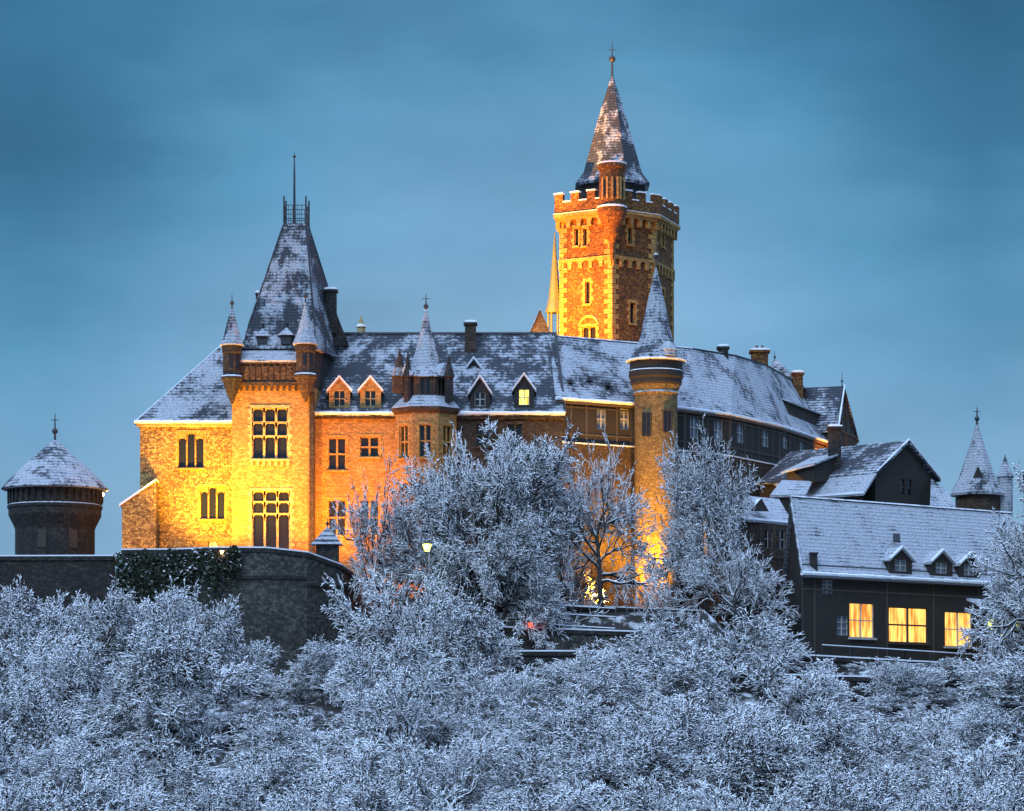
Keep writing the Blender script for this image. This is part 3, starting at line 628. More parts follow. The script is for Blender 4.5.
    for a in (-125, -80, -40):
        aa = rad(a); cc = (x+R*math.cos(aa), y+R*math.sin(aa)); t = Vector((-math.sin(aa), math.cos(aa)))*.17; f = Frame((cc[0]-t.x, cc[1]-t.y), (cc[0]+t.x, cc[1]+t.y)); g = MB(); g.fbox(f, 0, .34, Zz(200), Zz(184), -.05, .04); sl = g.build('arrow_slit', M['glass'], bo)
        g = MB(); g.fbox(f, -.25, -.02, Zz(203), Zz(181), -.05, .08); g.fbox(f, .36, .59, Zz(203), Zz(181), -.05, .08); g.build('slit_surround', M['tower_trim'], sl)
    # spire
    cx, cy = 11.3, 38.2; k = 338.2/3000; q = lambda p: Z(p, 338.2)
    dr = MB(); dr.lathe(cx, cy, [(3.9, z1), (3.9, q(187))], 8, rad(22.5)); dr.build('spire_drum', M['dark_stone'], r)
    sp = MB(); sp.lathe(cx, cy, [(4.45, q(188)), (4.5, q(186)), (3.55, q(175)), (2.55, q(145)), (1.4, q(110)), (.12, q(76))], 8, rad(22.5)); so = sp.build('spire', M['roof_worn'], r)
    f = MB(); f.bar((cx, cy, q(78)), (cx, cy, q(42)), .14, 6, .03); f.ball((cx, cy, q(59)), .38); f.bar((cx-.5, cy, q(50)), (cx+.5, cy, q(50)), .05, 4); f.build('finial', M['iron'], so)
great_tower()
def pinnacles():
    d = 338; x, y = X(554.5, d), 38; k = d/3000; r = thing('green_pinnacle', 'slim green copper pinnacle rising against the left side of the great tower', 'pinnacle', (x, y, 40)); q = lambda p: Z(p, d)
    m = MB(); m.lathe(x, y, [(.85, q(352)), (.85, q(337)), (.95, q(336)), (.95, q(334))], 8); 
    for a in range(0, 360, 60): m.bar((x+.7*math.cos(rad(a)), y+.7*math.sin(rad(a)), q(335)), (x+.7*math.cos(rad(a)), y+.7*math.sin(rad(a)), q(312)), .13, 6)
    m.build('lantern', M['copper'], r)
    s = MB(); s.lathe(x, y, [(1.0, q(313)), (1.0, q(310)), (.7, q(300)), (.42, q(275)), (.05, q(232))], 8); s.build('spire', M['copper'], r)
    d = 319; r = thing('small_gable', 'tiny floodlit gable peeping over the palace ridge beside the great tower', 'gable', (X(541, d), 19, 42)); f = PF(529, 551, d)
    m = MB(); m.add([f.p(0, Z(345, d)), f.p(f.L, Z(345, d)), f.p(f.L, Z(334, d)), f.p(f.L/2, Z(311, d)), f.p(0, Z(334, d))], [(0, 1, 2, 3, 4)]); m.build('gable_wall', M['ashlar'], r)
    s = MB(); s.slab([f.p(-.15, Z(337, d), .3), f.p(f.L/2, Z(308.5, d), .3), f.p(f.L/2, Z(308.5, d), -4), f.p(-.15, Z(337, d), -4)], .15); s.slab([f.p(f.L/2, Z(308.5, d), .3), f.p(f.L+.15, Z(337, d), .3), f.p(f.L+.15, Z(337, d), -4), f.p(f.L/2, Z(308.5, d), -4)], .15); s.build('roof', M['roof_snowy'], r)
    d = 322; x, y = X(361, d), 22; r = thing('ridge_pinnacle', 'little pale pinnacle behind the palace ridge, right of the gate tower', 'pinnacle', (x, y, 44)); m = MB(); m.lathe(x, y, [(.45, Z(345, d)), (.45, Z(328, d)), (.6, Z(327, d)), (.35, Z(324, d)), (.06, Z(316, d))], 6); m.build('pinnacle_body', M['stone_light'], r)
pinnacles()
# ------------------------------------------------------------------ curved wing
EZ, RZ = 36.2, 43.5
EV = [atz(556, 398, EZ), atz(632, 403.5, EZ), atz(684, 408, EZ), atz(730, 414, EZ), atz(780, 425.5, EZ), atz(829, 442, EZ)]
RG = [atz(549, 336, RZ), atz(630, 343, RZ), atz(692, 349, RZ), atz(735, 356, RZ), atz(765, 365, RZ), atz(796, 383, RZ)]
def curved_wing():
    r = thing('curved_wing', 'curved dark-timbered wing under a long snowy roof, right of the round turret', 'building', (20, 12, 13))
    W = [(e[0]+(g[0]-e[0])*.06, e[1]+(g[1]-e[1])*.06) for e, g in zip(EV, RG)]
    zs = 31.8; up = MB(); lo = MB()
    win = {0: [(597, 409, 606, 429), (620, 409, 629, 429)], 2: [(690, 417, 699, 438), (714, 420, 723, 441)], 3: [(737, 424, 744, 442), (762, 429, 769, 446)], 4: [(783, 432, 788, 448), (800, 443, 805, 458), (815, 449, 819, 462)]}
    fs = []
    for i in range(5):
        f = Frame(W[i], W[i+1]); o = []
        for x0, y0, x1, y1 in win.get(i, []):
            a = f.at(x0, y1); b = f.at(x1, y0); o.append((a[0], b[0], a[1], b[1])); fs.append((f, o[-1]))
        sheet(up, f, zs, EZ, o, dep=.25); g = Frame(W[i], W[i+1]); 
        lo.fbox(g, -.02, g.L+.02, 8, zs, -1.5, .12+.01*i)
    B = [(2*g[0]-e[0], 2*g[1]-e[1]) for e, g in zip(EV, RG)]
    for i in range(5): sheet(up, Frame(B[i+1], B[i]), 8, EZ)
    sheet(up, Frame(W[5], B[5]), 8, EZ); sheet(up, Frame(B[0], W[0]), 8, EZ)
    up.build('timber_wall', M['timber_dark'], r); lo.build('stone_wall', M['brown_stone'], r)
    for f, o in fs: window(r, f, o, 2, 2, lit=M['glass_pale'], fm=M['wood_white'], bar=.07, dep=.25, sill=False)
    tf = MB()
    for i in range(5):
        g = Frame(W[i], W[i+1]); n = max(2, int(g.L/1.7))
        for k in range(n+1):
            u = min(g.L-.1, max(.1, g.L*k/n))
            if not any(ff.A == g.A and oo[0]-.12 < u < oo[1]+.12 for ff, oo in fs): tf.fbox(g, u-.09, u+.09, zs+.15, EZ-.3, .002, .05)
        for v in (zs+.9, zs+3.6): tf.fbox(g, 0, g.L, v, v+.16, .003, .06)
    tf.build('timber_frame', M['beam'], r)
    s = MB()
    for i in range(5): s.fbox(Frame(W[i], W[i+1]), 0, Frame(W[i], W[i+1]).L, zs+.002, zs+.12, -.1, .22+.01*i)
    s.build('ledge_snow', M['snow'], r)
    rows = [(e, tuple(e[j]+(g[j]-e[j])*.28-(.35 if j == 2 else 0) for j in range(3)), g) for e, g in zip(EV, RG)]
    ro = MB()
    for i in range(5):
        for j in range(2): ro.slab([rows[i][j], rows[i+1][j], rows[i+1][j+1], rows[i][j+1]], .22)
        b0, b1 = (*B[i], EZ), (*B[i+1], EZ); ro.slab([b1, b0, RG[i], RG[i+1]], .22)
    ro.slab([EV[5], (*B[5], EZ), RG[5]], .22)
    rf = ro.build('roof', M['roof_snowy'], r)
    eave_snow(rf, [(p[0], p[1]-.1, p[2]) for p in EV], .26)
    fa = MB()
    for a, b in zip(EV, EV[1:]): fa.bar((a[0], a[1]+.1, a[2]-.32), (b[0], b[1]+.1, b[2]-.32), .14, 4)
    fa.build('gutter', M['fascia'], rf)
    rid = MB()
    for a, b in zip(RG, RG[1:]): rid.bar((a[0], a[1], a[2]+.05), (b[0], b[1], b[2]+.05), .12, 5)
    rid.build('ridge_tiles', M['iron_snowy'], rf)
    chimney(r, 723, 346, 356, 10, 322, 'dark_stone'); chimney(r, 759.5, 350, 366, 16, 332, 'brick_stone', 2); chimney(r, 797.5, 372, 389, 10, 344, 'brick_stone')
    # long shed dormer near the far end
    f = Frame((W[4][0]-.9+.3, W[4][1]+1.3), (W[5][0]-1.3, W[5][1]+.2)); a, va = f.at(788, 404); b, vb = f.at(822, 428)
    m = MB(); m.add([f.p(a, va-1.6, .1), f.p(b, va-1.6, .1), f.p(b, va+.3, .1), f.p(a, va+.3, .1), f.p(a, va-1.6, -2.6), f.p(b, va-1.6, -2.6), f.p(b, va+1.4, -2.6), f.p(a, va+1.4, -2.6)], [(0, 1, 2, 3), (1, 5, 6, 2), (0, 3, 7, 4)])
    dm = m.build('shed_dormer', M['timber_dark'], r)
    m = MB(); m.slab([f.p(a-.3, va+.25, .4), f.p(b+.3, va+.25, .4), f.p(b+.3, va+1.6, -2.8), f.p(a-.3, va+1.6, -2.8)], .18); m.build('dormer_roof', M['roof_full'], dm)
    for px, py in ((570, 380), (589, 378), (608, 383)):
        t = (398+ (px-556)*.07-py)/60; p = at(px, py, 300+8*t+ (px-556)*.05); m = MB(); m.box(p[0]-.24, p[0]+.24, p[1]-.3, p[1]+.8, p[2]-.3, p[2]+.04); m.build('roof_hatch', M['iron_snowy'], rf)
curved_wing()
def round_turret():
    d = 303.5; x, y = X(656, d), 3.5; k = d/3000; r = thing('round_turret', 'slender round turret with an overhanging top and tall snowy spire, lit yellow from below', 'turret', (x, y, 13)); q = lambda p: Z(p, d)
    m = MB(); m.lathe(x, y, [(21.5*k, 8), (21.5*k, q(396)), (23*k, q(394)), (22*k, q(392)), (24*k, q(387)), (25.5*k, q(384)), (25.5*k, q(380)), (27*k, q(378)), (27*k, q(372)), (26*k, q(371)), (26*k, q(362))], 36); m.build('wall', M['turret_stone'], r, False)
    b = MB(); b.lathe(x, y, [(24.2*k, q(386.5)), (25.8*k, q(384)), (25.8*k, q(380)), (27.3*k, q(378)), (27.3*k, q(372)), (26.3*k, q(371)), (26.3*k, q(362)), (25*k, q(361.5))], 36); b.build('timber_drum', M['timber_dark'], r)
    s = MB(); s.lathe(x, y, [(29*k, q(362.5)), (30*k, q(361.5)), (26*k, q(354)), (19*k, q(345)), (16*k, q(336)), (11*k, q(312)), (5.5*k, q(288)), (.8*k, q(268))], 12, rad(15)); so = s.build('spire', M['roof_spire'], r)
    eave_snow(so, [(x+29.7*k*math.cos(rad(a)), y+29.7*k*math.sin(rad(a)), q(361.2)) for a in range(0, 361, 15)], .14)
    f = MB(); f.bar((x, y, q(270)), (x, y, q(246)), .09, 6, .02); f.ball((x, y, q(256)), .3); f.build('finial', M['iron_snowy'], so)
    h = MB(); h.lathe(x+1.1, y-2.2, [(.9, q(359)), (.9, q(354)), (1.0, q(353)), (.5, q(347)), (.1, q(344))], 8); h.build('spire_dormer', M['roof_full'], so)
    for a, t, b_ in ((-118, 415, 438), (-62, 413, 434)):
        aa = rad(a); cc = (x+21.4*k*math.cos(aa), y+21.4*k*math.sin(aa)); tt = Vector((-math.sin(aa), math.cos(aa)))*.42; f = Frame((cc[0]-tt.x, cc[1]-tt.y), (cc[0]+tt.x, cc[1]+tt.y))
        w = MB(); w.fbox(f, -.08, .0, q(b_), q(t), -.05, .14); w.fbox(f, .84, .92, q(b_), q(t), -.05, .14); w.fbox(f, -.08, .92, q(t), q(t)+.12, -.05, .14); w.fbox(f, .39, .45, q(b_), q(t), -.05, .1); wo = w.build('window', M['wood_dark'], r); g = MB(); g.fbox(f, 0, .84, q(b_), q(t), -.04, .06); g.build('pane', M['glass'], wo)
round_turret()
# ------------------------------------------------------------------ right-hand group
def behind_house():
    r = thing('gabled_house', 'tall brown timber gabled house behind the far end of the curved wing', 'building', (37, 46, 15)); pk = at(842, 386, 345)
    a = at(835, 428, 341); b_ = (X(857, 352), 52, a[2]); f = Frame(a, b_); m = MB(); sheet(m, f, 15, a[2]); m.add([f.p(0, a[2]), f.p(f.L, a[2]), (pk[0], pk[1]+.3, pk[2]-.1)], [(0, 1, 2)])
    la = (a[0]-4.2, a[1]+1.5); sheet(m, Frame(la, a), 15, a[2]); m.build('wall', M['brown_stone'], r)
    rd = (pk[0]-4.2, pk[1]+1.5, pk[2]); ro = MB(); ro.slab([(la[0]-.2, la[1]-.4, a[2]-.3), (a[0]+.3, a[1]-.4, a[2]-.3), (pk[0]+.3, pk[1], pk[2]), rd], .22); ro.slab([(pk[0]+.3, pk[1], pk[2]), (b_[0]+.3, b_[1]+.3, a[2]-.3), (b_[0]-4, b_[1]+2, a[2]-.3), rd], .22); rf = ro.build('roof', M['roof_dark'], r)
    eave_snow(rf, [(a[0]+.3, a[1]-.5, a[2]-.2), (pk[0]+.3, pk[1]-.1, pk[2]+.1)], .16); finial(rf, pk[0], pk[1], pk[2], 1.6, .07, .14)
    t = MB()
    for u in (.25, .5, .75): t.fbox(f, f.L*u-.1, f.L*u+.1, a[2]-4, a[2]+ (4.5 if u == .5 else 2.2), 0, .08)
    t.fbox(f, 0, f.L, a[2]-.1, a[2]+.15, .01, .12); t.build('timber_frame', M['wood_dark'], r)
    r = thing('hipped_roof_house', 'small hipped roof tinted pink behind the chimneys of the curved wing', 'building', (29, 45, 20)); d = 345; m = MB(); c = [(X(768, d), 45), (X(806, d), 45), (X(806, d)+1, 51), (X(768, d), 51)]; m.prism(c, 15, Z(388, d)); m.build('wall', M['brown_stone'], r)
    z = Z(388, d); ro = MB(); p0, p1 = (X(775, d), 48, Z(357, d)), (X(781, d), 48, Z(357, d)); c = [(p[0], p[1], z) for p in c]; ro.add(c+[p0, p1], [(0, 1, 5, 4), (1, 2, 5), (2, 3, 4, 5), (3, 0, 4)]); rf = ro.build('roof', M['roof_snowy'], r); finial(rf, X(777, d), 48, Z(357, d), 1.1, .07)
    chimney(r, 826, 408, 425, 8, 344)
behind_house()
def dark_gable_house():
    r = thing('dark_gable_house', 'dark timber house whose big gable faces right, above the long snowy roof', 'building', (34, 15, 9)); z = 33.2
    pk = Vector((40.9, 12)); lf = Vector((29.9, 23)); s = Vector((.7071, .7071)); e1 = pk-s*5; e2 = pk+s*5
    f = Frame(e1, e2); ez = 29.8; m = MB(); sheet(m, f, 6, ez, [(4.2, 5.0, 27.5, 29.2), (5.4, 6.2, 27.5, 29.2)], dep=.2); m.add([f.p(0, ez), f.p(10, ez), f.p(5, z-.1)], [(0, 1, 2)])
    l1 = lf-s*5; sheet(m, Frame(l1, e1), 6, ez); sheet(m, Frame(e2, lf+s*5), 6, ez); sheet(m, Frame(lf+s*5, l1), 6, ez); m.build('wall', M['timber_dark'], r)
    for o in ((4.2, 5.0, 27.5, 29.2), (5.4, 6.2, 27.5, 29.2)): window(r, f, o, 1, 2, fm=M['wood_dark'], dep=.2, sill=False)
    P = lambda v, zz: (v.x, v.y, zz); n = f.n*.5
    ro = MB(); ro.slab([P(l1-s*.4, ez-.3), P(e1-s*.4+n, ez-.3), P(pk+n, z), P(lf, z)], .25); ro.slab([P(pk+n, z), P(e2+s*.4+n, ez-.3), P(lf+s*5.4, ez-.3), P(lf, z)], .25); rf = ro.build('roof', M['roof_patchy'], r)
    eave_snow(rf, [P(e1-s*.4+n, ez-.15), P(pk+n, z+.12), P(e2+s*.4+n, ez-.15)], .16)
    # lower lean-to roof in front
    q = [at(799, 497.5, 313), at(864, 493, 306), (e1.x+.2, e1.y-.4, ez-.1), (l1.x+1, l1.y-1, ez-.1)]; lr = MB(); lr.slab(q, .25); lo = lr.build('lean_to_roof', M['roof_full'], r)
    eave_snow(lo, [q[0], q[1]], .2)
    w = MB(); w.add([(q[0][0], q[0][1]+.5, 6), (q[1][0], q[1][1]+.5, 6), (q[1][0], q[1][1]+.5, q[1][2]), (q[0][0], q[0][1]+.5, q[0][2])], [(0, 1, 2, 3)]); w.build('lean_to_wall', M['timber_dark'], r)
    chimney(r, 834.5, 426, 458, 12, 313.5, 'dark_stone')
    f2 = PF(787, 814, 313, 310.5); a, va = f2.at(787, 481); b, vb = f2.at(814, 464); dm = MB(); dm.add([f2.p(a, va-.5), f2.p(b, va-.3), f2.p(b, vb), f2.p(a, va+1.0), f2.p(a, va, -4), f2.p(b, va, -4), f2.p(b, vb+1, -4), f2.p(a, va+2, -4)], [(0, 1, 2, 3), (0, 3, 7, 4), (1, 5, 6, 2)]); do = dm.build('shed_dormer', M['timber_dark'], r)
    dm = MB(); dm.slab([f2.p(a-.4, va+.95, .4), f2.p(b+.3, vb, .4), f2.p(b+.3, vb+1.6, -4.5), f2.p(a-.4, va+2.8, -4.5)], .2); dm.build('dormer_roof', M['roof_full'], do)
    # low side roof at right
    lr = MB(); q = [at(930, 506, 309), at(956, 508, 311), at(948, 492, 314), at(931, 478, 315)]; lr.slab(q, .2); lr.build('side_roof', M['roof_snowy'], r)
dark_gable_house()
def corner_house():
    r = thing('corner_house', 'narrow timbered house with a flat-pitched snowy roof, just left of the long house', 'building', (23, -4, 9))
    A, B = Vector((X(722, 293), -7)), Vector((X(788, 299), -1)); f = Frame(A, B); z1 = 23.4
    def o(x0, y0, x1, y1): a = f.at(x0, y1); b = f.at(x1, y0); return (a[0], b[0], a[1], b[1])
    ops = [o(764, 530, 773, 548), o(777, 530, 785, 549), o(735, 529, 744, 546)]
    m = MB(); sheet(m, f, 6, z1, ops, dep=.2); C = B+Vector((-1.5, 8)); E = A+Vector((-1.5, 8)); sheet(m, Frame(E, A), 6, z1); sheet(m, Frame(B, C), 6, z1); sheet(m, Frame(C, E), 6, z1); m.build('wall', M['brown_stone'], r)
    for q in ops: window(r, f, q, 2, 2, lit=M['glass'], fm=M['wood_white'], bar=.04, dep=.2, sill=False)
    t = MB(); 
    for u in np.linspace(0, f.L, 8): t.fbox(f, max(0, u-.1), min(f.L, u+.1), 14, z1, .002, .06)
    t.fbox(f, 0, f.L, 20, 20.2, .01, .08); t.build('timber_frame', M['wood_dark'], r)
    e0, e1 = atz(706, 515, 23.7), atz(793, 523, 23.7); r0, r1 = atz(722, 493, 26.6), atz(779, 499, 26.6); b0 = (E.x, E.y, 23.7); b1 = (C.x+1, C.y, 23.7)
    r0 = (r0[0], r0[1]+.3, r0[2]); ro = MB(); ro.slab([e0, e1, r1, r0], .25); ro.slab([b0, e0, r0], .25); ro.slab([b1, b0, r0, r1], .25); ro.slab([e1, b1, r1], .25); rf = ro.build('roof', M['roof_full'], r); eave_snow(rf, [e0, e1], .2)
    f2 = PF(750, 769, 296, 296.5); dm = MB(); a, va = f2.at(750, 507); b, vb = f2.at(769, 507); dm.add([f2.p(a, va-.4), f2.p(b, va-.4), f2.p((a+b)/2+.2, va+.9), f2.p((a+b)/2+.2, va+.9, -2.5)], [(0, 1, 2), (0, 2, 3), (1, 2, 3)]); dm.build('dormer', M['timber_dark'], r)
    r = thing('link_roof_house', 'small stepped snowy roof wedged between the corner house and the dark gable house', 'building', (28, 10, 9)); q = [at(770, 495, 306), at(806, 494, 307), at(812, 481, 311), at(782, 480, 311)]; m = MB(); m.slab(q, .25); m.build('roof', M['roof_full'], r); m = MB(); m.prism([(q[0][0]+.3, q[0][1]+.3), (q[1][0]-.2, q[1][1]+.3), (q[2][0], q[2][1]), (q[3][0], q[3][1])], 6, q[0][2]-.2); m.build('wall', M['timber_dark'], r)
corner_house()
def long_house():
    r = thing('long_house', 'long dark timber house with three lit windows and three dormers in its snowy roof', 'building', (37, -7, 8))
    A = Vector((27.55, -15)); dr = Vector((18.85, 15)).normalized(); Bv = A+dr*31; f = Frame(A, Bv); ez = 17.67; back = Vector((-.6, 10)); C = Bv+back; E = A+back
    def o(x0, y0, x1, y1): a = f.at(x0, y1); b = f.at(x1, y0); return (a[0], b[0], a[1], b[1])
    lit = [o(849.5, 604, 874, 637), o(889, 608.5, 928, 642), o(945, 613, 972, 646)]; small = [o(822, 580.5, 833, 593), o(837, 616, 848, 635)]
    m = MB(); sheet(m, f, 4, ez, lit+small, dep=.3); sheet(m, Frame(E, A), 4, ez); sheet(m, Frame(Bv, C), 4, ez); sheet(m, Frame(C, E), 4, ez); rz = 25.4; md = A+back*.5; mdB = Bv+back*.5
    m.add([(A.x, A.y, ez), (E.x, E.y, ez), (md.x, md.y, rz-.2)], [(0, 1, 2)]); m.add([(Bv.x, Bv.y, ez), (C.x, C.y, ez), (mdB.x, mdB.y, rz-.2)], [(0, 1, 2)]); m.build('wall', M['timber_dark'], r)
    for i, q in enumerate(lit):
        w = window(r, f, q, 2, 2, lit=M['glass_lit'], fm=M['wood_white'] if i != 1 else M['wood_dark'], bar=.06 if i != 1 else .1, dep=.3, sill=True); w['label'] = 'lit window glowing orange'
    tf = MB()
    for k in range(20):
        u = f.L*k/19
        if not any(oo[0]-.15 < u < oo[1]+.15 for oo in lit+small): tf.fbox(f, max(0, u-.09), min(f.L, u+.09), 5, ez-.5, .002, .05)
    for v in (16.2, 13.4): tf.fbox(f, 0, f.L, v, v+.15, .003, .06) if v > 16 else None
    tf.build('timber_frame', M['beam'], r)
    for q in small: window(r, f, q, 2, 3, lit=M['glass_pale'], fm=M['wood_white'], bar=.04, dep=.3, sill=False)
    fo = f.n*.5; ov = -dr*.5; P = lambda v, z: (v.x, v.y, z); e0, e1 = A+fo+ov, Bv+fo; k0, k1 = md+ov, mdB; kick0, kick1 = e0.lerp(k0, .18), e1.lerp(k1, .18)
    ro = MB(); ro.slab([P(e0, ez), P(e1, ez), P(kick1, ez+1.05), P(kick0, ez+1.05)], .25); ro.slab([P(kick0, ez+1.05), P(kick1, ez+1.05), P(k1, rz), P(k0, rz)], .25); ro.slab([P(C, ez), P(E+ov, ez), P(k0, rz), P(k1, rz)], .25); rf = ro.build('roof', M['roof_full'], r)
    eave_snow(rf, [P(e0, ez+.05), P(e1, ez+.05)], .3); g = MB(); g.bar(P(e0+f.n*.1, ez-.3), P(e1+f.n*.1, ez-.3), .12, 5); g.build('gutter', M['iron'], rf)
    rg = MB(); rg.bar(P(k0, rz+.05), P(k1, rz+.05), .13, 5); rg.bar(P(e0, ez+.1), P(k0, rz+.1), .1, 5); rg.build('ridge_tiles', M['iron_snowy'], rf)
    gd = MB(); kk0, kk1 = kick0+f.n*.15, kick1+f.n*.15; gd.bar(P(kk0, ez+.95), P(kk1, ez+.95), .05, 4); gd.build('snow_guard', M['iron'], rf)
    f2 = Frame(A+f.n*.12, Bv+f.n*.12)
    for x0, x1, pb, pe, pt in ((889.5, 912, 573, 558, 547), (930.5, 952.5, 575, 561, 550), (959, 979.5, 577, 563, 553)):
        dormer(r, f2, x0, x1, pb, pe, pt, 'timber_dark', lit=M['glass_pale'], back=3)
    c = f.at(815, 575); p = f.p(c[0], 0, -.2); m = MB(); m.box(p[0]-.35, p[0]+.35, p[1]-.35, p[1]+.35, ez-.3, Z(554, D(p[1]))); m.box(p[0]-.42, p[0]+.42, p[1]-.42, p[1]+.42, Z(554, D(p[1])), Z(552.5, D(p[1]))); m.build('chimney', M['dark_stone'], r)
    kp = at(897, 537, 294.5); s = MB(); s.slab([(kp[0]-.4, kp[1]-.3, kp[2]-.55), (kp[0]+.35, kp[1]+.1, kp[2]-.55), (kp[0]+.35, kp[1]+.5, kp[2]+.25), (kp[0]-.4, kp[1]+.1, kp[2]+.25)], -.12); s.build('skylight', M['iron'], rf)
    # small annex at right
    r = thing('annex_house', 'low dark annex at the right edge with three small yellow-green lit windows', 'building', (46, -3, 8)); f = Frame((X(983, 288), -12), (X(1060, 300), 0)); z1 = Z(607, 288)
    def o(x0, y0, x1, y1): a = f.at(x0, y1); b = f.at(x1, y0); return (a[0], b[0], a[1], b[1])
    ops = [o(988, 619, 998, 630), o(1001, 616, 1011, 628), o(1001, 634, 1009, 645), o(1015, 620, 1024, 631)]; m = MB(); sheet(m, f, 3, z1, ops); g = Frame((f.A.x-.4, f.A.y+2), f.A); sheet(m, g, 3, z1); sheet(m, Frame(f.B, (f.B.x-1, f.B.y+6)), 3, z1); m.build('wall', M['timber_dark'], r)
    for q in ops: window(r, f, q, 1, 1, lit=M['glass_green'], fm=M['wood_dark'], bar=.04, sill=False)
    m = MB(); m.slab([f.p(-.4, z1, .5), f.p(f.L, z1, .5), f.p(f.L, z1+.9, -1.6), f.p(-.4, z1+.9, -1.6)], .2); m.build('roof', M['roof_full'], r)
long_house()
def far_turret():
    d = 350; x, y = X(977, d), 50; k = d/3000; q = lambda p: Z(p, d); r = thing('octagonal_turret', 'octagonal turret with a steep snowy spire, behind the roofs at far right', 'tower', (x, y, 15))
    m = MB(); m.lathe(x, y, [(22*k, 13), (22*k, q(494))], 8, rad(22.5)); m.build('wall', M['brown_stone'], r)
    s = MB(); s.lathe(x, y, [(27*k, q(496)), (27.5*k, q(494)), (20*k, q(480)), (16.5*k, q(472)), (6*k, q(440)), (1*k, q(424))], 8, rad(22.5)); so = s.build('spire', M['roof_spire'], r); finial(so, x, y, q(425), 2.1, .16, .3, True)
    f = Frame((x-.8, y-1.9), (x+1.1, y-1.9)); m = MB(); m.add([f.p(0, q(479), .3), f.p(1.2, q(479), .3), f.p(.6, q(468), .3), f.p(.6, q(468), -1.5)], [(0, 1, 2), (0, 2, 3), (1, 2, 3)]); m.build('spire_dormer', M['timber_dark'], so)
    x2 = X(1005, d); r = thing('small_spire', 'tiny snowy spire beside the octagonal turret at the right edge', 'spire', (x2, y, 25)); m = MB(); m.lathe(x2, y, [(.9, 25), (.9, q(478)), (1.1, q(477)), (.5, q(468)), (.05, q(455))], 8); m.build('spire', M['roof_spire'], r)
far_turret()
# ------------------------------------------------------------------ small pavilion, terrace walls, railings, lamps
def pavilion():
    d = 289; x, y = X(327.5, d), -11; q = lambda p: Z(p, d); r = thing('pavilion', 'small square pavilion with a snowy tiled pyramid roof at the bastion wall end', 'pavilion', (x, y, 17)); m = MB(); m.box(x-1.05, x+1.05, y-1.05, y+1.05, 16, q(544)); m.build('wall', M['dark_stone'], r)
    s = MB(); s.add([(x-1.5, y-1.5, q(545)), (x+1.5, y-1.5, q(545)), (x+1.5, y+1.5, q(545)), (x-1.5, y+1.5, q(545)), (x, y, q(526))], [(0, 1, 4), (1, 2, 4), (2, 3, 4), (3, 0, 4), (3, 2, 1, 0)]); so = s.build('roof', M['roof_tile'], r); finial(so, x, y, q(527), .9, .08, .16)
pavilion()
def rail(name, pts, h, label, posts=2.2, rails=(1, .5), wallh=0, z0=None):
    r = thing(name, label, 'railing', pts[0]); m = MB(); s = MB()
    for a, b in zip(pts, pts[1:]):
        A, B = Vector(a), Vector(b); n = max(1, int((B-A).length/posts))
        for k in range(n+1):
            p = A.lerp(B, k/n); m.bar(p, (p.x, p.y, p.z+h), .05, 4)
        for q in rails:
            m.bar((A.x, A.y, A.z+h*q), (B.x, B.y, B.z+h*q), .045, 4); s.bar((A.x, A.y, A.z+h*q+.07), (B.x, B.y, B.z+h*q+.07), .055, 4)
    m.build('rails', M['iron'], r); s.build('snow_line', M['snow'], r)
# middle terraces
linewall('garden_wall', [(-4, -16.5, Z(627, 284)), (11.5, -15.5, Z(632, 284)), (22, -14, Z(634, 286))], 3, .8, 'bastion_stone', 'dark garden wall under the red lamp, with snow on its top')
rail('terrace_railing', [at(527, 626, 284.5), at(615, 631, 285.5)], 2.1, 'iron railing with snow lines on the dark wall beside the red lamp', rails=(1, .62, .1), posts=3)
linewall('upper_garden_wall', [(-2, -9, Z(603, 291)), (20, -8, Z(612, 292))], 6, .6, 'dark_stone', 'upper garden wall in the trees beneath the round turret')
linewall('lower_garden_wall', [(0, -22.5, Z(652, 278)), (9, -22.5, Z(652, 278)), (18, -21.5, Z(656, 278))], 2, .6, 'dark_stone', 'low retaining wall with a snow ledge below the red lamp')
linewall('house_terrace_wall', [(26, -21, Z(655, 279)), (38, -18, Z(662, 282)), (50, -14, Z(668, 286)), (60, -12, Z(668, 286))], 2, .8, 'dark_stone', 'dark terrace wall with a snowy coping directly in front of the long house')
rail('house_railing', [at(822, 655, 279), at(905, 660, 281.8), at(1030, 668, 286)], .9, 'iron railing with a snow line on the terrace in front of the lit windows', rails=(1,))
linewall('slope_wall', [(20, -29, Z(674, 271)), (30, -29, Z(677, 271)), (42, -26, Z(680, 274)), (56, -25, Z(686, 275))], 0, .6, 'dark_stone', 'lower slope wall with a thin snow line, beneath the terrace of the long house')
def lantern(px, py, d, mat, label, power, color, k=1.0):
    x, y, z = at(px, py, d); r = thing('lantern', label, 'lamp', (x, y, ground(x, y)), 'lamps in the castle grounds'); m = MB(); m.lathe(x, y, [(.22*k, z-.4*k), (.45*k, z+.25*k), (.05, z+.28*k)], 8); m.build('lamp_glass', mat, r)
    m = MB(); m.lathe(x, y, [(.45*k, z+.29*k), (.3*k, z+.42*k), (.05, z+.6*k)], 6); m.bar((x, y, min(ground(x, y), z-1)), (x, y, z-.3), .06, 6); m.build('post', M['iron'], r)
    l = bpy.data.lights.new('lamp_light', 'POINT'); l.energy = power; l.color = color; l.shadow_soft_size = .3; o = bpy.data.objects.new('lamp_light', l); link(o); o.parent = r; o.location = (0, -.5, z-ground(x, y))
lantern(427, 547, 281, M['lamp_green'], 'yellow-green street lantern shining between the snowy trees below the palace', 120, (.9, 1, .3))
lantern(531, 624.5, 283, M['lamp_red'], 'glowing red lamp at the left end of the garden railing', 14, (1, .15, .03), .62)
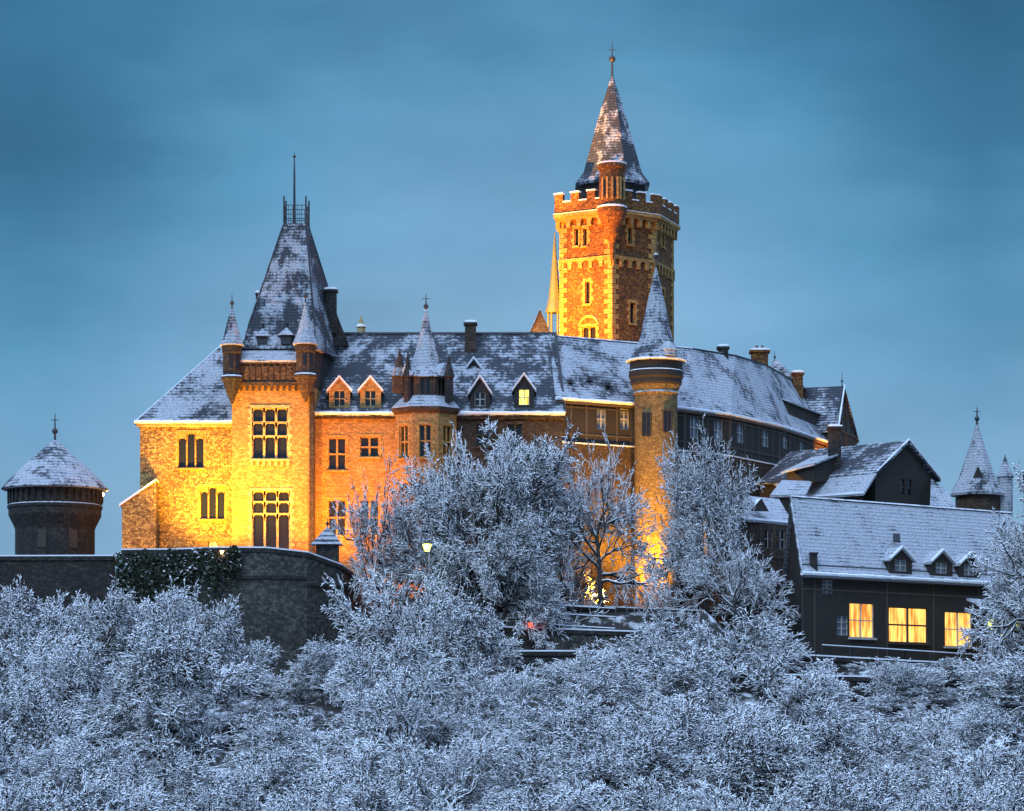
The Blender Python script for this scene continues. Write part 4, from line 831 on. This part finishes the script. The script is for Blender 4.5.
lantern(222, 552, 281, M['lamp_warm'], 'small warm lamp just above the bastion wall in front of the floodlit wing', 25, (1, .5, .12), .45)
def hoop():
    x, y, z = at(296, 548, 284); r = thing('hoop_trellis', 'thin wire hoop trellis on the bastion wall in front of the gate tower', 'trellis', (x, y, z)); m = MB(); n = 18
    P = [(x+1.6*math.cos(2*math.pi*k/n), y, z+.55*math.sin(2*math.pi*k/n)) for k in range(n+1)]
    for a, b in zip(P, P[1:]): m.bar(a, b, .035, 4)
    m.bar((x, y, z-1.5), (x, y, z+.55), .03, 4); m.build('hoop', M['iron_snowy'], r)
hoop()
# ------------------------------------------------------------------ floodlights (real lamps)
FG = 'floodlights lighting the castle'
LC = (1, .38, .025); LO = (1, .29, .008)
flood((-31.0, -9.5, 19.6), (-28.7, 0, 30.5), 66000, 90, (1, .48, .02), 'floodlight on the terrace aimed at the corner of the wing and the gate tower', FG, blend=1)
flood((-36, -11, 19.4), (-34.5, 0, 27), 6500, 120, LC, 'floodlight on the terrace aimed at the left part of the rubble wing', FG, blend=1)
flood((-22.5, -12.5, 19.6), (-23.0, -2, 30), 29000, 105, LO, 'floodlight on the terrace aimed at the gate tower front', FG, blend=1)
flood((-17.0, -8.5, 18.8), (-17.2, 0, 28.5), 30000, 100, (1, .31, .010), 'floodlight among the trees aimed at the palace wing', FG, blend=1)
flood((-11.5, -6.5, 15.8), (-11.5, 0, 22), 4500, 130, LO, 'floodlight among the trees aimed at the foot of the bay turret', FG)
flood((13.6, -3.2, 16.2), (14.2, 1.5, 25), 34000, 110, (1, .48, .035), 'floodlight at the foot of the round turret', FG)
flood((8.8, -5, 15.5), (9.4, 3, 24), 26000, 130, (1, .46, .035), 'floodlight at the foot of the curved wing, left of the round turret', FG)
flood((-3, 20, 44), (8.5, 34, 53.5), 210000, 74, (1, .30, .014), 'broad floodlight behind the palace ridge aimed at the walls of the great tower', FG, stand=25, blend=1)
flood((-12, 15, 43.2), (10.6, 37, 73), 420000, 19, (1, .42, .05), 'narrow floodlight behind the palace ridge aimed at the spire of the great tower', FG, blend=.8, stand=5)
flood((7.5, 22, 43.8), (13, 31, 54), 6500, 120, (1, .30, .018), 'floodlight close to the left foot of the great tower', FG, stand=26)
flood((-.6, 13.5, 43.4), (3, 19, 46.5), 2600, 80, LC, 'small floodlight behind the palace ridge aimed at the tiny gable', FG, stand=4)
flood((36.2, 38, 31.5), (35.2, 41, 36), 6000, 120, LO, 'floodlight under the far eave of the curved wing', FG)
# ------------------------------------------------------------------ trees
def rotv(v, ang, az):
    # directions v (N,3) tilted by ang around random azimuth az
    ref = np.where(np.abs(v[:, 2:3]) < .9, np.array([[0, 0, 1.]]), np.array([[1., 0, 0]])); a = np.cross(v, ref); a /= np.linalg.norm(a, axis=1, keepdims=True); b = np.cross(v, a)
    return v*np.cos(ang)[:, None]+(a*np.cos(az)[:, None]+b*np.sin(az)[:, None])*np.sin(ang)[:, None]
def tubes(P, R, n):
    # P (N,K,3) polylines, R (N,K) radii
    Nn, K, _ = P.shape; d = P[:, -1]-P[:, 0]; d /= np.linalg.norm(d, axis=1, keepdims=True)+1e-9
    ref = np.where(np.abs(d[:, 2:3]) < .9, np.array([[0, 0, 1.]]), np.array([[1., 0, 0]])); a = np.cross(d, ref); a /= np.linalg.norm(a, axis=1, keepdims=True); b = np.cross(d, a)
    t = np.arange(n)*2*np.pi/n; ring = a[:, None, :]*np.cos(t)[None, :, None]+b[:, None, :]*np.sin(t)[None, :, None]
    V = P[:, :, None, :]+ring[:, None, :, :]*R[:, :, None, None]; V = V.reshape(-1, 3)
    base = (np.arange(Nn)*K*n)[:, None, None]+(np.arange(K-1)*n)[None, :, None]; k = np.arange(n)[None, None, :]; k2 = (k+1) % n
    F = np.stack([base+k, base+k2, base+n+k2, base+n+k], -1).reshape(-1, 4); return V, F
def to_mesh(name, chunks, mat, smooth=False):
    off = 0; VV = []; FF = []
    for V, F in chunks: VV.append(V); FF.append(F+off); off += len(V)
    V = np.concatenate(VV).astype(np.float32); F = np.concatenate(FF).astype(np.int32); me = bpy.data.meshes.new(name)
    me.vertices.add(len(V)); me.vertices.foreach_set('co', V.ravel()); me.loops.add(F.size); me.loops.foreach_set('vertex_index', F.ravel())
    me.polygons.add(len(F)); me.polygons.foreach_set('loop_start', np.arange(0, F.size, 4, dtype=np.int32)); me.update(calc_edges=True); me.materials.append(M[mat]); return me
def make_tree(seed, H, spread, trunk=.22, kids=(8, 6, 6, 5, 5), lens=None, tw=.045, up=.25, frost='frost', stems=1):
    g = np.random.default_rng(seed); lens = lens or (.55, .34, .22, .13, .075)
    # trunk(s)
    K = 6; T = []; 
    for s in range(stems):
        t = np.linspace(0, 1, K)[:, None]; lean = g.normal(0, .10, 3)+np.array([g.uniform(-.5, .5), g.uniform(-.4, .4), 0])*(stems > 1); lean[2] = 1
        T.append(lean[None]*t*H*trunk*2.6+np.cumsum(g.normal(0, .02*H, (K, 3))*[1, 1, 0], 0)*t)
    P = np.array(T); R = np.linspace(.030*H, .014*H, K)[None].repeat(stems, 0)*(1 if stems == 1 else .7); dark = [tubes(P, R, 7)]; fr = []
    Lp = np.full(len(P), H*.6)
    for lv, m in enumerate(kids):
        Nn = len(P); Kp = P.shape[1]; t = g.uniform(.35 if lv == 0 else .2, 1.0, (Nn, m)); t[:, -1] = 1.0
        if lv == 0: t = np.linspace(.42, 1, m)[None].repeat(Nn, 0)
        idx = np.minimum((t*(Kp-1)).astype(int), Kp-2); fr_ = t*(Kp-1)-idx; ii = np.arange(Nn)[:, None]
        S = P[ii, idx]*(1-fr_[..., None])+P[ii, idx+1]*fr_[..., None]; Dd = P[ii, idx+1]-P[ii, idx]; Dd /= np.linalg.norm(Dd, axis=-1, keepdims=True)+1e-9
        S = S.reshape(-1, 3); Dd = Dd.reshape(-1, 3); tt = t.reshape(-1); n = len(S)
        ang = g.uniform(.5, 1.15, n)*(1-.55*(tt > .98)); 
        if lv == 0: ang = g.uniform(.75, 1.25, n)*(1.25-.75*(tt-.42)/.58)
        az = g.uniform(0, 2*np.pi, n)
        if lv == 0: az = np.arange(n)*2.4+g.uniform(-.4, .4, n)
        d = rotv(Dd, ang, az); Ln = H*lens[lv]*g.uniform(.65, 1.15, n)*(spread if lv == 0 else 1)
        if lv == 0: Ln *= (1.12-.45*(tt-.42)/.58)
        # grow polyline
        Kc = (7, 5, 4, 3, 2)[min(lv, 4)]; pts = [S]; cur = d.copy(); cen = np.array([0, 0, H*.45])
        for k in range(Kc-1):
            o = S-cen; o /= np.linalg.norm(o, axis=1, keepdims=True)+1e-6
            cur = cur+g.normal(0, .22 if lv < 2 else .30, cur.shape)+np.array([0, 0, up*(.6 if lv < 2 else (.2 if lv == 2 else .08))])+o*(.14 if lv < 3 else .2); cur /= np.linalg.norm(cur, axis=1, keepdims=True)
            pts.append(pts[-1]+cur*(Ln/(Kc-1))[:, None])
        P = np.stack(pts, 1); r0 = (.013*H, .0065*H, .05, .038, tw)[lv] if lv < 5 else tw
        Rr = np.linspace(1, .45 if lv < 3 else .75, Kc)[None]*r0*g.uniform(.8, 1.2, (n, 1)); (dark if lv < 2 else fr).append(tubes(P, Rr, 5 if lv < 2 else 3))
        if lv == 4:
            # snow clumps: short fat spindles riding on the outer twigs
            sel = g.random(n) < .45; Q = P[sel]; c = Q.mean(1); dv = (Q[:, -1]-Q[:, 0])*.5+g.normal(0, .05, c.shape); dv *= np.array([1, 1, .5]); C3 = np.stack([c-dv*.55, c-dv*.3+[0, 0, .02], c+dv*.3+[0, 0, .03], c+dv*.55], 1); rr = np.array([[.25, 1, .9, .2]])*g.uniform(tw*1.1, tw*2.2, (len(c), 1)); fr.append(tubes(C3, rr, 5))
    return to_mesh('trunk', dark, 'bark'), to_mesh('twigs', fr, frost)
VAR = {}
for i in range(5): VAR['orch%d' % i] = make_tree(10+i, 8.5, 1.05+.08*(i % 3), trunk=.15, kids=(8, 6, 5, 5, 4), lens=(.58, .27, .14, .085, .058), stems=1+(i % 2), tw=.042, up=.14)
for i in range(3): VAR['tall%d' % i] = make_tree(30+i, 15, .82, trunk=.20, kids=(13, 7, 6, 5, 4), lens=(.46, .23, .10, .055, .038), up=.12, tw=.042)
for i in range(2): VAR['open%d' % i] = make_tree(50+i, 13, .78, trunk=.19, kids=(9, 6, 5, 4, 3), lens=(.50, .26, .13, .075, .05), up=.14, frost='frost_thin', tw=.036)
TR = random.Random(3)
def tree(var, x, y, z, scale, label, group, rot=None, sz=1.0, name='snowy_tree'):
    tm, cm = VAR[var]; r = thing(name, label, 'tree', (x, y, z), group); r.rotation_euler = (TR.uniform(-.05, .05), TR.uniform(-.05, .05), TR.uniform(0, 6.28) if rot is None else rot); r.scale = (scale, scale, scale*sz)
    for nm, me in (('trunk', tm), ('crown', cm)):
        o = bpy.data.objects.new(nm, me); link(o); o.parent = r
def tree_px(var, px, top, d, H0, label, group, base=None, sz=1, wide=None, name='snowy_tree'):
    x, y = X(px, d), d-300; z = ground(x, y)-.2 if base is None else base; h = Z(top, d)-z; s = wide if wide else h/H0; tree(var, x, y, z, s, label, group, sz=h/H0/s, name=name)
VAR['wide0'] = make_tree(71, 12, 1.0, trunk=.17, kids=(9, 6, 5, 4, 4), lens=(.52, .26, .13, .075, .05), up=.16, frost='frost_thin', tw=.036)
VAR['wide1'] = make_tree(74, 12, .95, trunk=.18, kids=(9, 6, 5, 4, 4), lens=(.54, .28, .14, .08, .055), up=.16, frost='frost_thin', tw=.036, stems=2)
TALL = 'snow-covered trees standing close to the castle walls'
# close to the walls (px of crown centre, top row, distance)
for var, px, top, d, H0, wide, lab in (
    ('open1', 374, 460, 291, 13.5, .62, 'snowy tree with orange light shining through it, between the pavilion and the lantern'),
    ('wide0', 430, 474, 289, 12.5, .66, 'thin snowy tree directly above the yellow-green lantern'),
    ('wide1', 478, 445, 288, 12.5, .92, 'dense snowy tree in front of the bay turret foot'),
    ('tall1', 528, 416, 289, 16, 1.0, 'tallest snowy tree, its top reaching the eave under the green-lit dormer'),
    ('open0', 602, 438, 290, 13.5, .8, 'snowy tree with bare dark limbs directly left of the round turret'),
    ('open1', 563, 462, 290, 13.5, .42, 'slim snowy tree directly right of the tallest snowy tree'),
    ('wide1', 708, 446, 291, 12.5, .64, 'snowy tree directly right of the round turret shaft'),
    ('open0', 735, 540, 284, 13.5, .75, 'thin snowy tree in front of the corner house'),
    ('tall0', 496, 505, 285, 16, .7, 'snowy tree above and left of the red lamp'),
    ('tall1', 1066, 448, 282, 16, .95, 'big dense snowy tree cut by the right edge of the photo'),
    ('tall0', 1066, 500, 286, 16, .8, 'dense snowy tree rising behind the annex at the right edge'),
    ('tall2', 1092, 585, 279, 16, .7, 'smaller snowy tree before the right edge tree, over the annex')):
    tree_px(var, px, top, d, H0, lab, TALL, wide=wide)
# slope woods: rows from the walls down to the photo's bottom edge
LAND = [(-20, 'the left edge of the photo'), (55, 'the round tower'), (130, 'the sloping buttress'), (265, 'the gate tower'), (335, 'the pavilion'), (405, 'the yellow-green lantern'), (540, 'the red lamp'), (610, 'the great tower'), (680, 'the round turret'), (745, 'the corner house'), (815, 'the chimney of the long house'), (945, 'the right lit window'), (1015, 'the right edge of the photo')]
ROWS = [('topmost slope row', 272), ('second slope row', 255), ('third slope row', 237), ('fourth slope row', 218), ('lowest slope row', 200)]
def top_row(px, k):
    # skyline of the top row read from the photo, then lower rows
    K = [(-40, 580), (60, 582), (150, 585), (205, 592), (245, 620), (300, 690), (335, 652), (365, 590), (410, 560), (450, 580), (500, 655), (535, 692), (580, 690), (608, 630), (640, 592), (690, 618), (740, 606), (790, 640), (830, 690), (900, 665), (960, 655), (1060, 660)]
    for a, b in zip(K, K[1:]):
        if a[0] <= px <= b[0]: t = a[1]+(b[1]-a[1])*(px-a[0])/(b[0]-a[0]); break
    else: t = 620
    lo = (0, 42, 88, 134, 178)[k]; base = 596
    return t*(1-min(1, k*.28))+base*min(1, k*.28)+lo*1.0+(0 if k else 0)
for k, (rn, d) in enumerate(ROWS):
    for i, (px, ln) in enumerate(LAND):
        if k and TR.random() < (.16 if px > 700 and k > 2 else .06): continue
        jx = TR.uniform(-16, 16)+(38 if k % 2 else 0); dd = d+TR.uniform(-4, 4); p = px+jx; top = top_row(p, k)+TR.uniform(-8, 10)
        x, y = X(p, dd), dd-300
        tree_px('orch%d' % TR.randrange(5), p, top, dd, 8.6, 'snow-laden bare tree in the %s, beneath %s' % (rn, ln), 'snow-laden trees covering the slope', wide=TR.uniform(.85, 1.22)*(1 if k < 3 else .9))
TR = random.Random(8)
for var, px, top, d, wide, lab in (('orch1', 470, 606, 270, .9, 'round snowy tree in the dip left of and below the red lamp'), ('orch3', 572, 646, 262, .9, 'round snowy tree directly below the garden railing'),
    ('orch0', 505, 662, 256, .85, 'snowy tree in the hollow below the red lamp'), ('orch2', 455, 690, 250, .9, 'snowy tree low in the hollow below the yellow-green lantern'), ('orch4', 545, 700, 246, .9, 'snowy tree low in the hollow, right below the low retaining wall'), ('orch2', 28, 580, 273, .85, 'snowy tree under the left part of the low terrace wall'), ('orch0', 98, 580, 273, .8, 'snowy tree under the right end of the low terrace wall'), ('orch3', 196, 596, 272, .8, 'snowy tree under the right half of the ivy'),
    ('orch1', 868, 668, 268, .8, 'snowy tree under the terrace, below the left and middle lit windows'), ('orch4', 938, 664, 268, .8, 'snowy tree under the terrace, below the right-hand lit window'), ('orch1', 215, 690, 246, .85, 'round snowy tree in the hollow under the gate tower bastion')):
    tree_px(var, px, top, d, 8.6, lab, 'snow-laden trees covering the slope', wide=wide)
for i in range(34):
    px = TR.uniform(0, 1024) if i > 14 else TR.uniform(690, 1000); dd = TR.uniform(200, 266); x, y = X(px, dd), dd-300
    tree('orch%d' % TR.randrange(5), x, y, ground(x, y)-.5, TR.uniform(.28, .45), 'low frosted shrub filling a gap between the larger trees of the slope', 'low frosted shrubs on the slope', name='frosted_shrub')
# ------------------------------------------------------------------ ivy on the bastion
def ivy():
    g = np.random.default_rng(4); x0, x1 = X(112, 285), X(212, 284); r = thing('ivy', 'dark ivy and shrubs with snow clumps hanging over the left part of the bastion wall', 'ivy', ((x0+x1)/2, -15, 16)); n = 11000
    x = g.uniform(x0, x1+3, n); y = np.array([edge(v) for v in x])-g.uniform(-.9, 1.0, n); zt = 19.75+.25*np.sin(x*2.1)+.15*np.sin(x*5); drop = np.abs(g.normal(0, 1, n))*(3.6-(x-x0)/(x1+3-x0)*2.2); z = zt-drop
    c = np.stack([x, y-drop*.05, z], 1); d1 = g.normal(0, 1, (n, 3)); d1 /= np.linalg.norm(d1, axis=1, keepdims=True); d2 = np.cross(d1, g.normal(0, 1, (n, 3))); d2 /= np.linalg.norm(d2, axis=1, keepdims=True); s = g.uniform(.08, .24, (n, 1))
    V = np.stack([c-d1*s, c-d2*s*.6, c+d1*s, c+d2*s*.6], 1).reshape(-1, 3)-np.array([(x0+x1)/2, -15, 16]); F = np.arange(4*n).reshape(-1, 4); me = to_mesh('leaves', [(V, F)], 'ivy'); o = bpy.data.objects.new('leaves', me); link(o); o.parent = r
ivy()
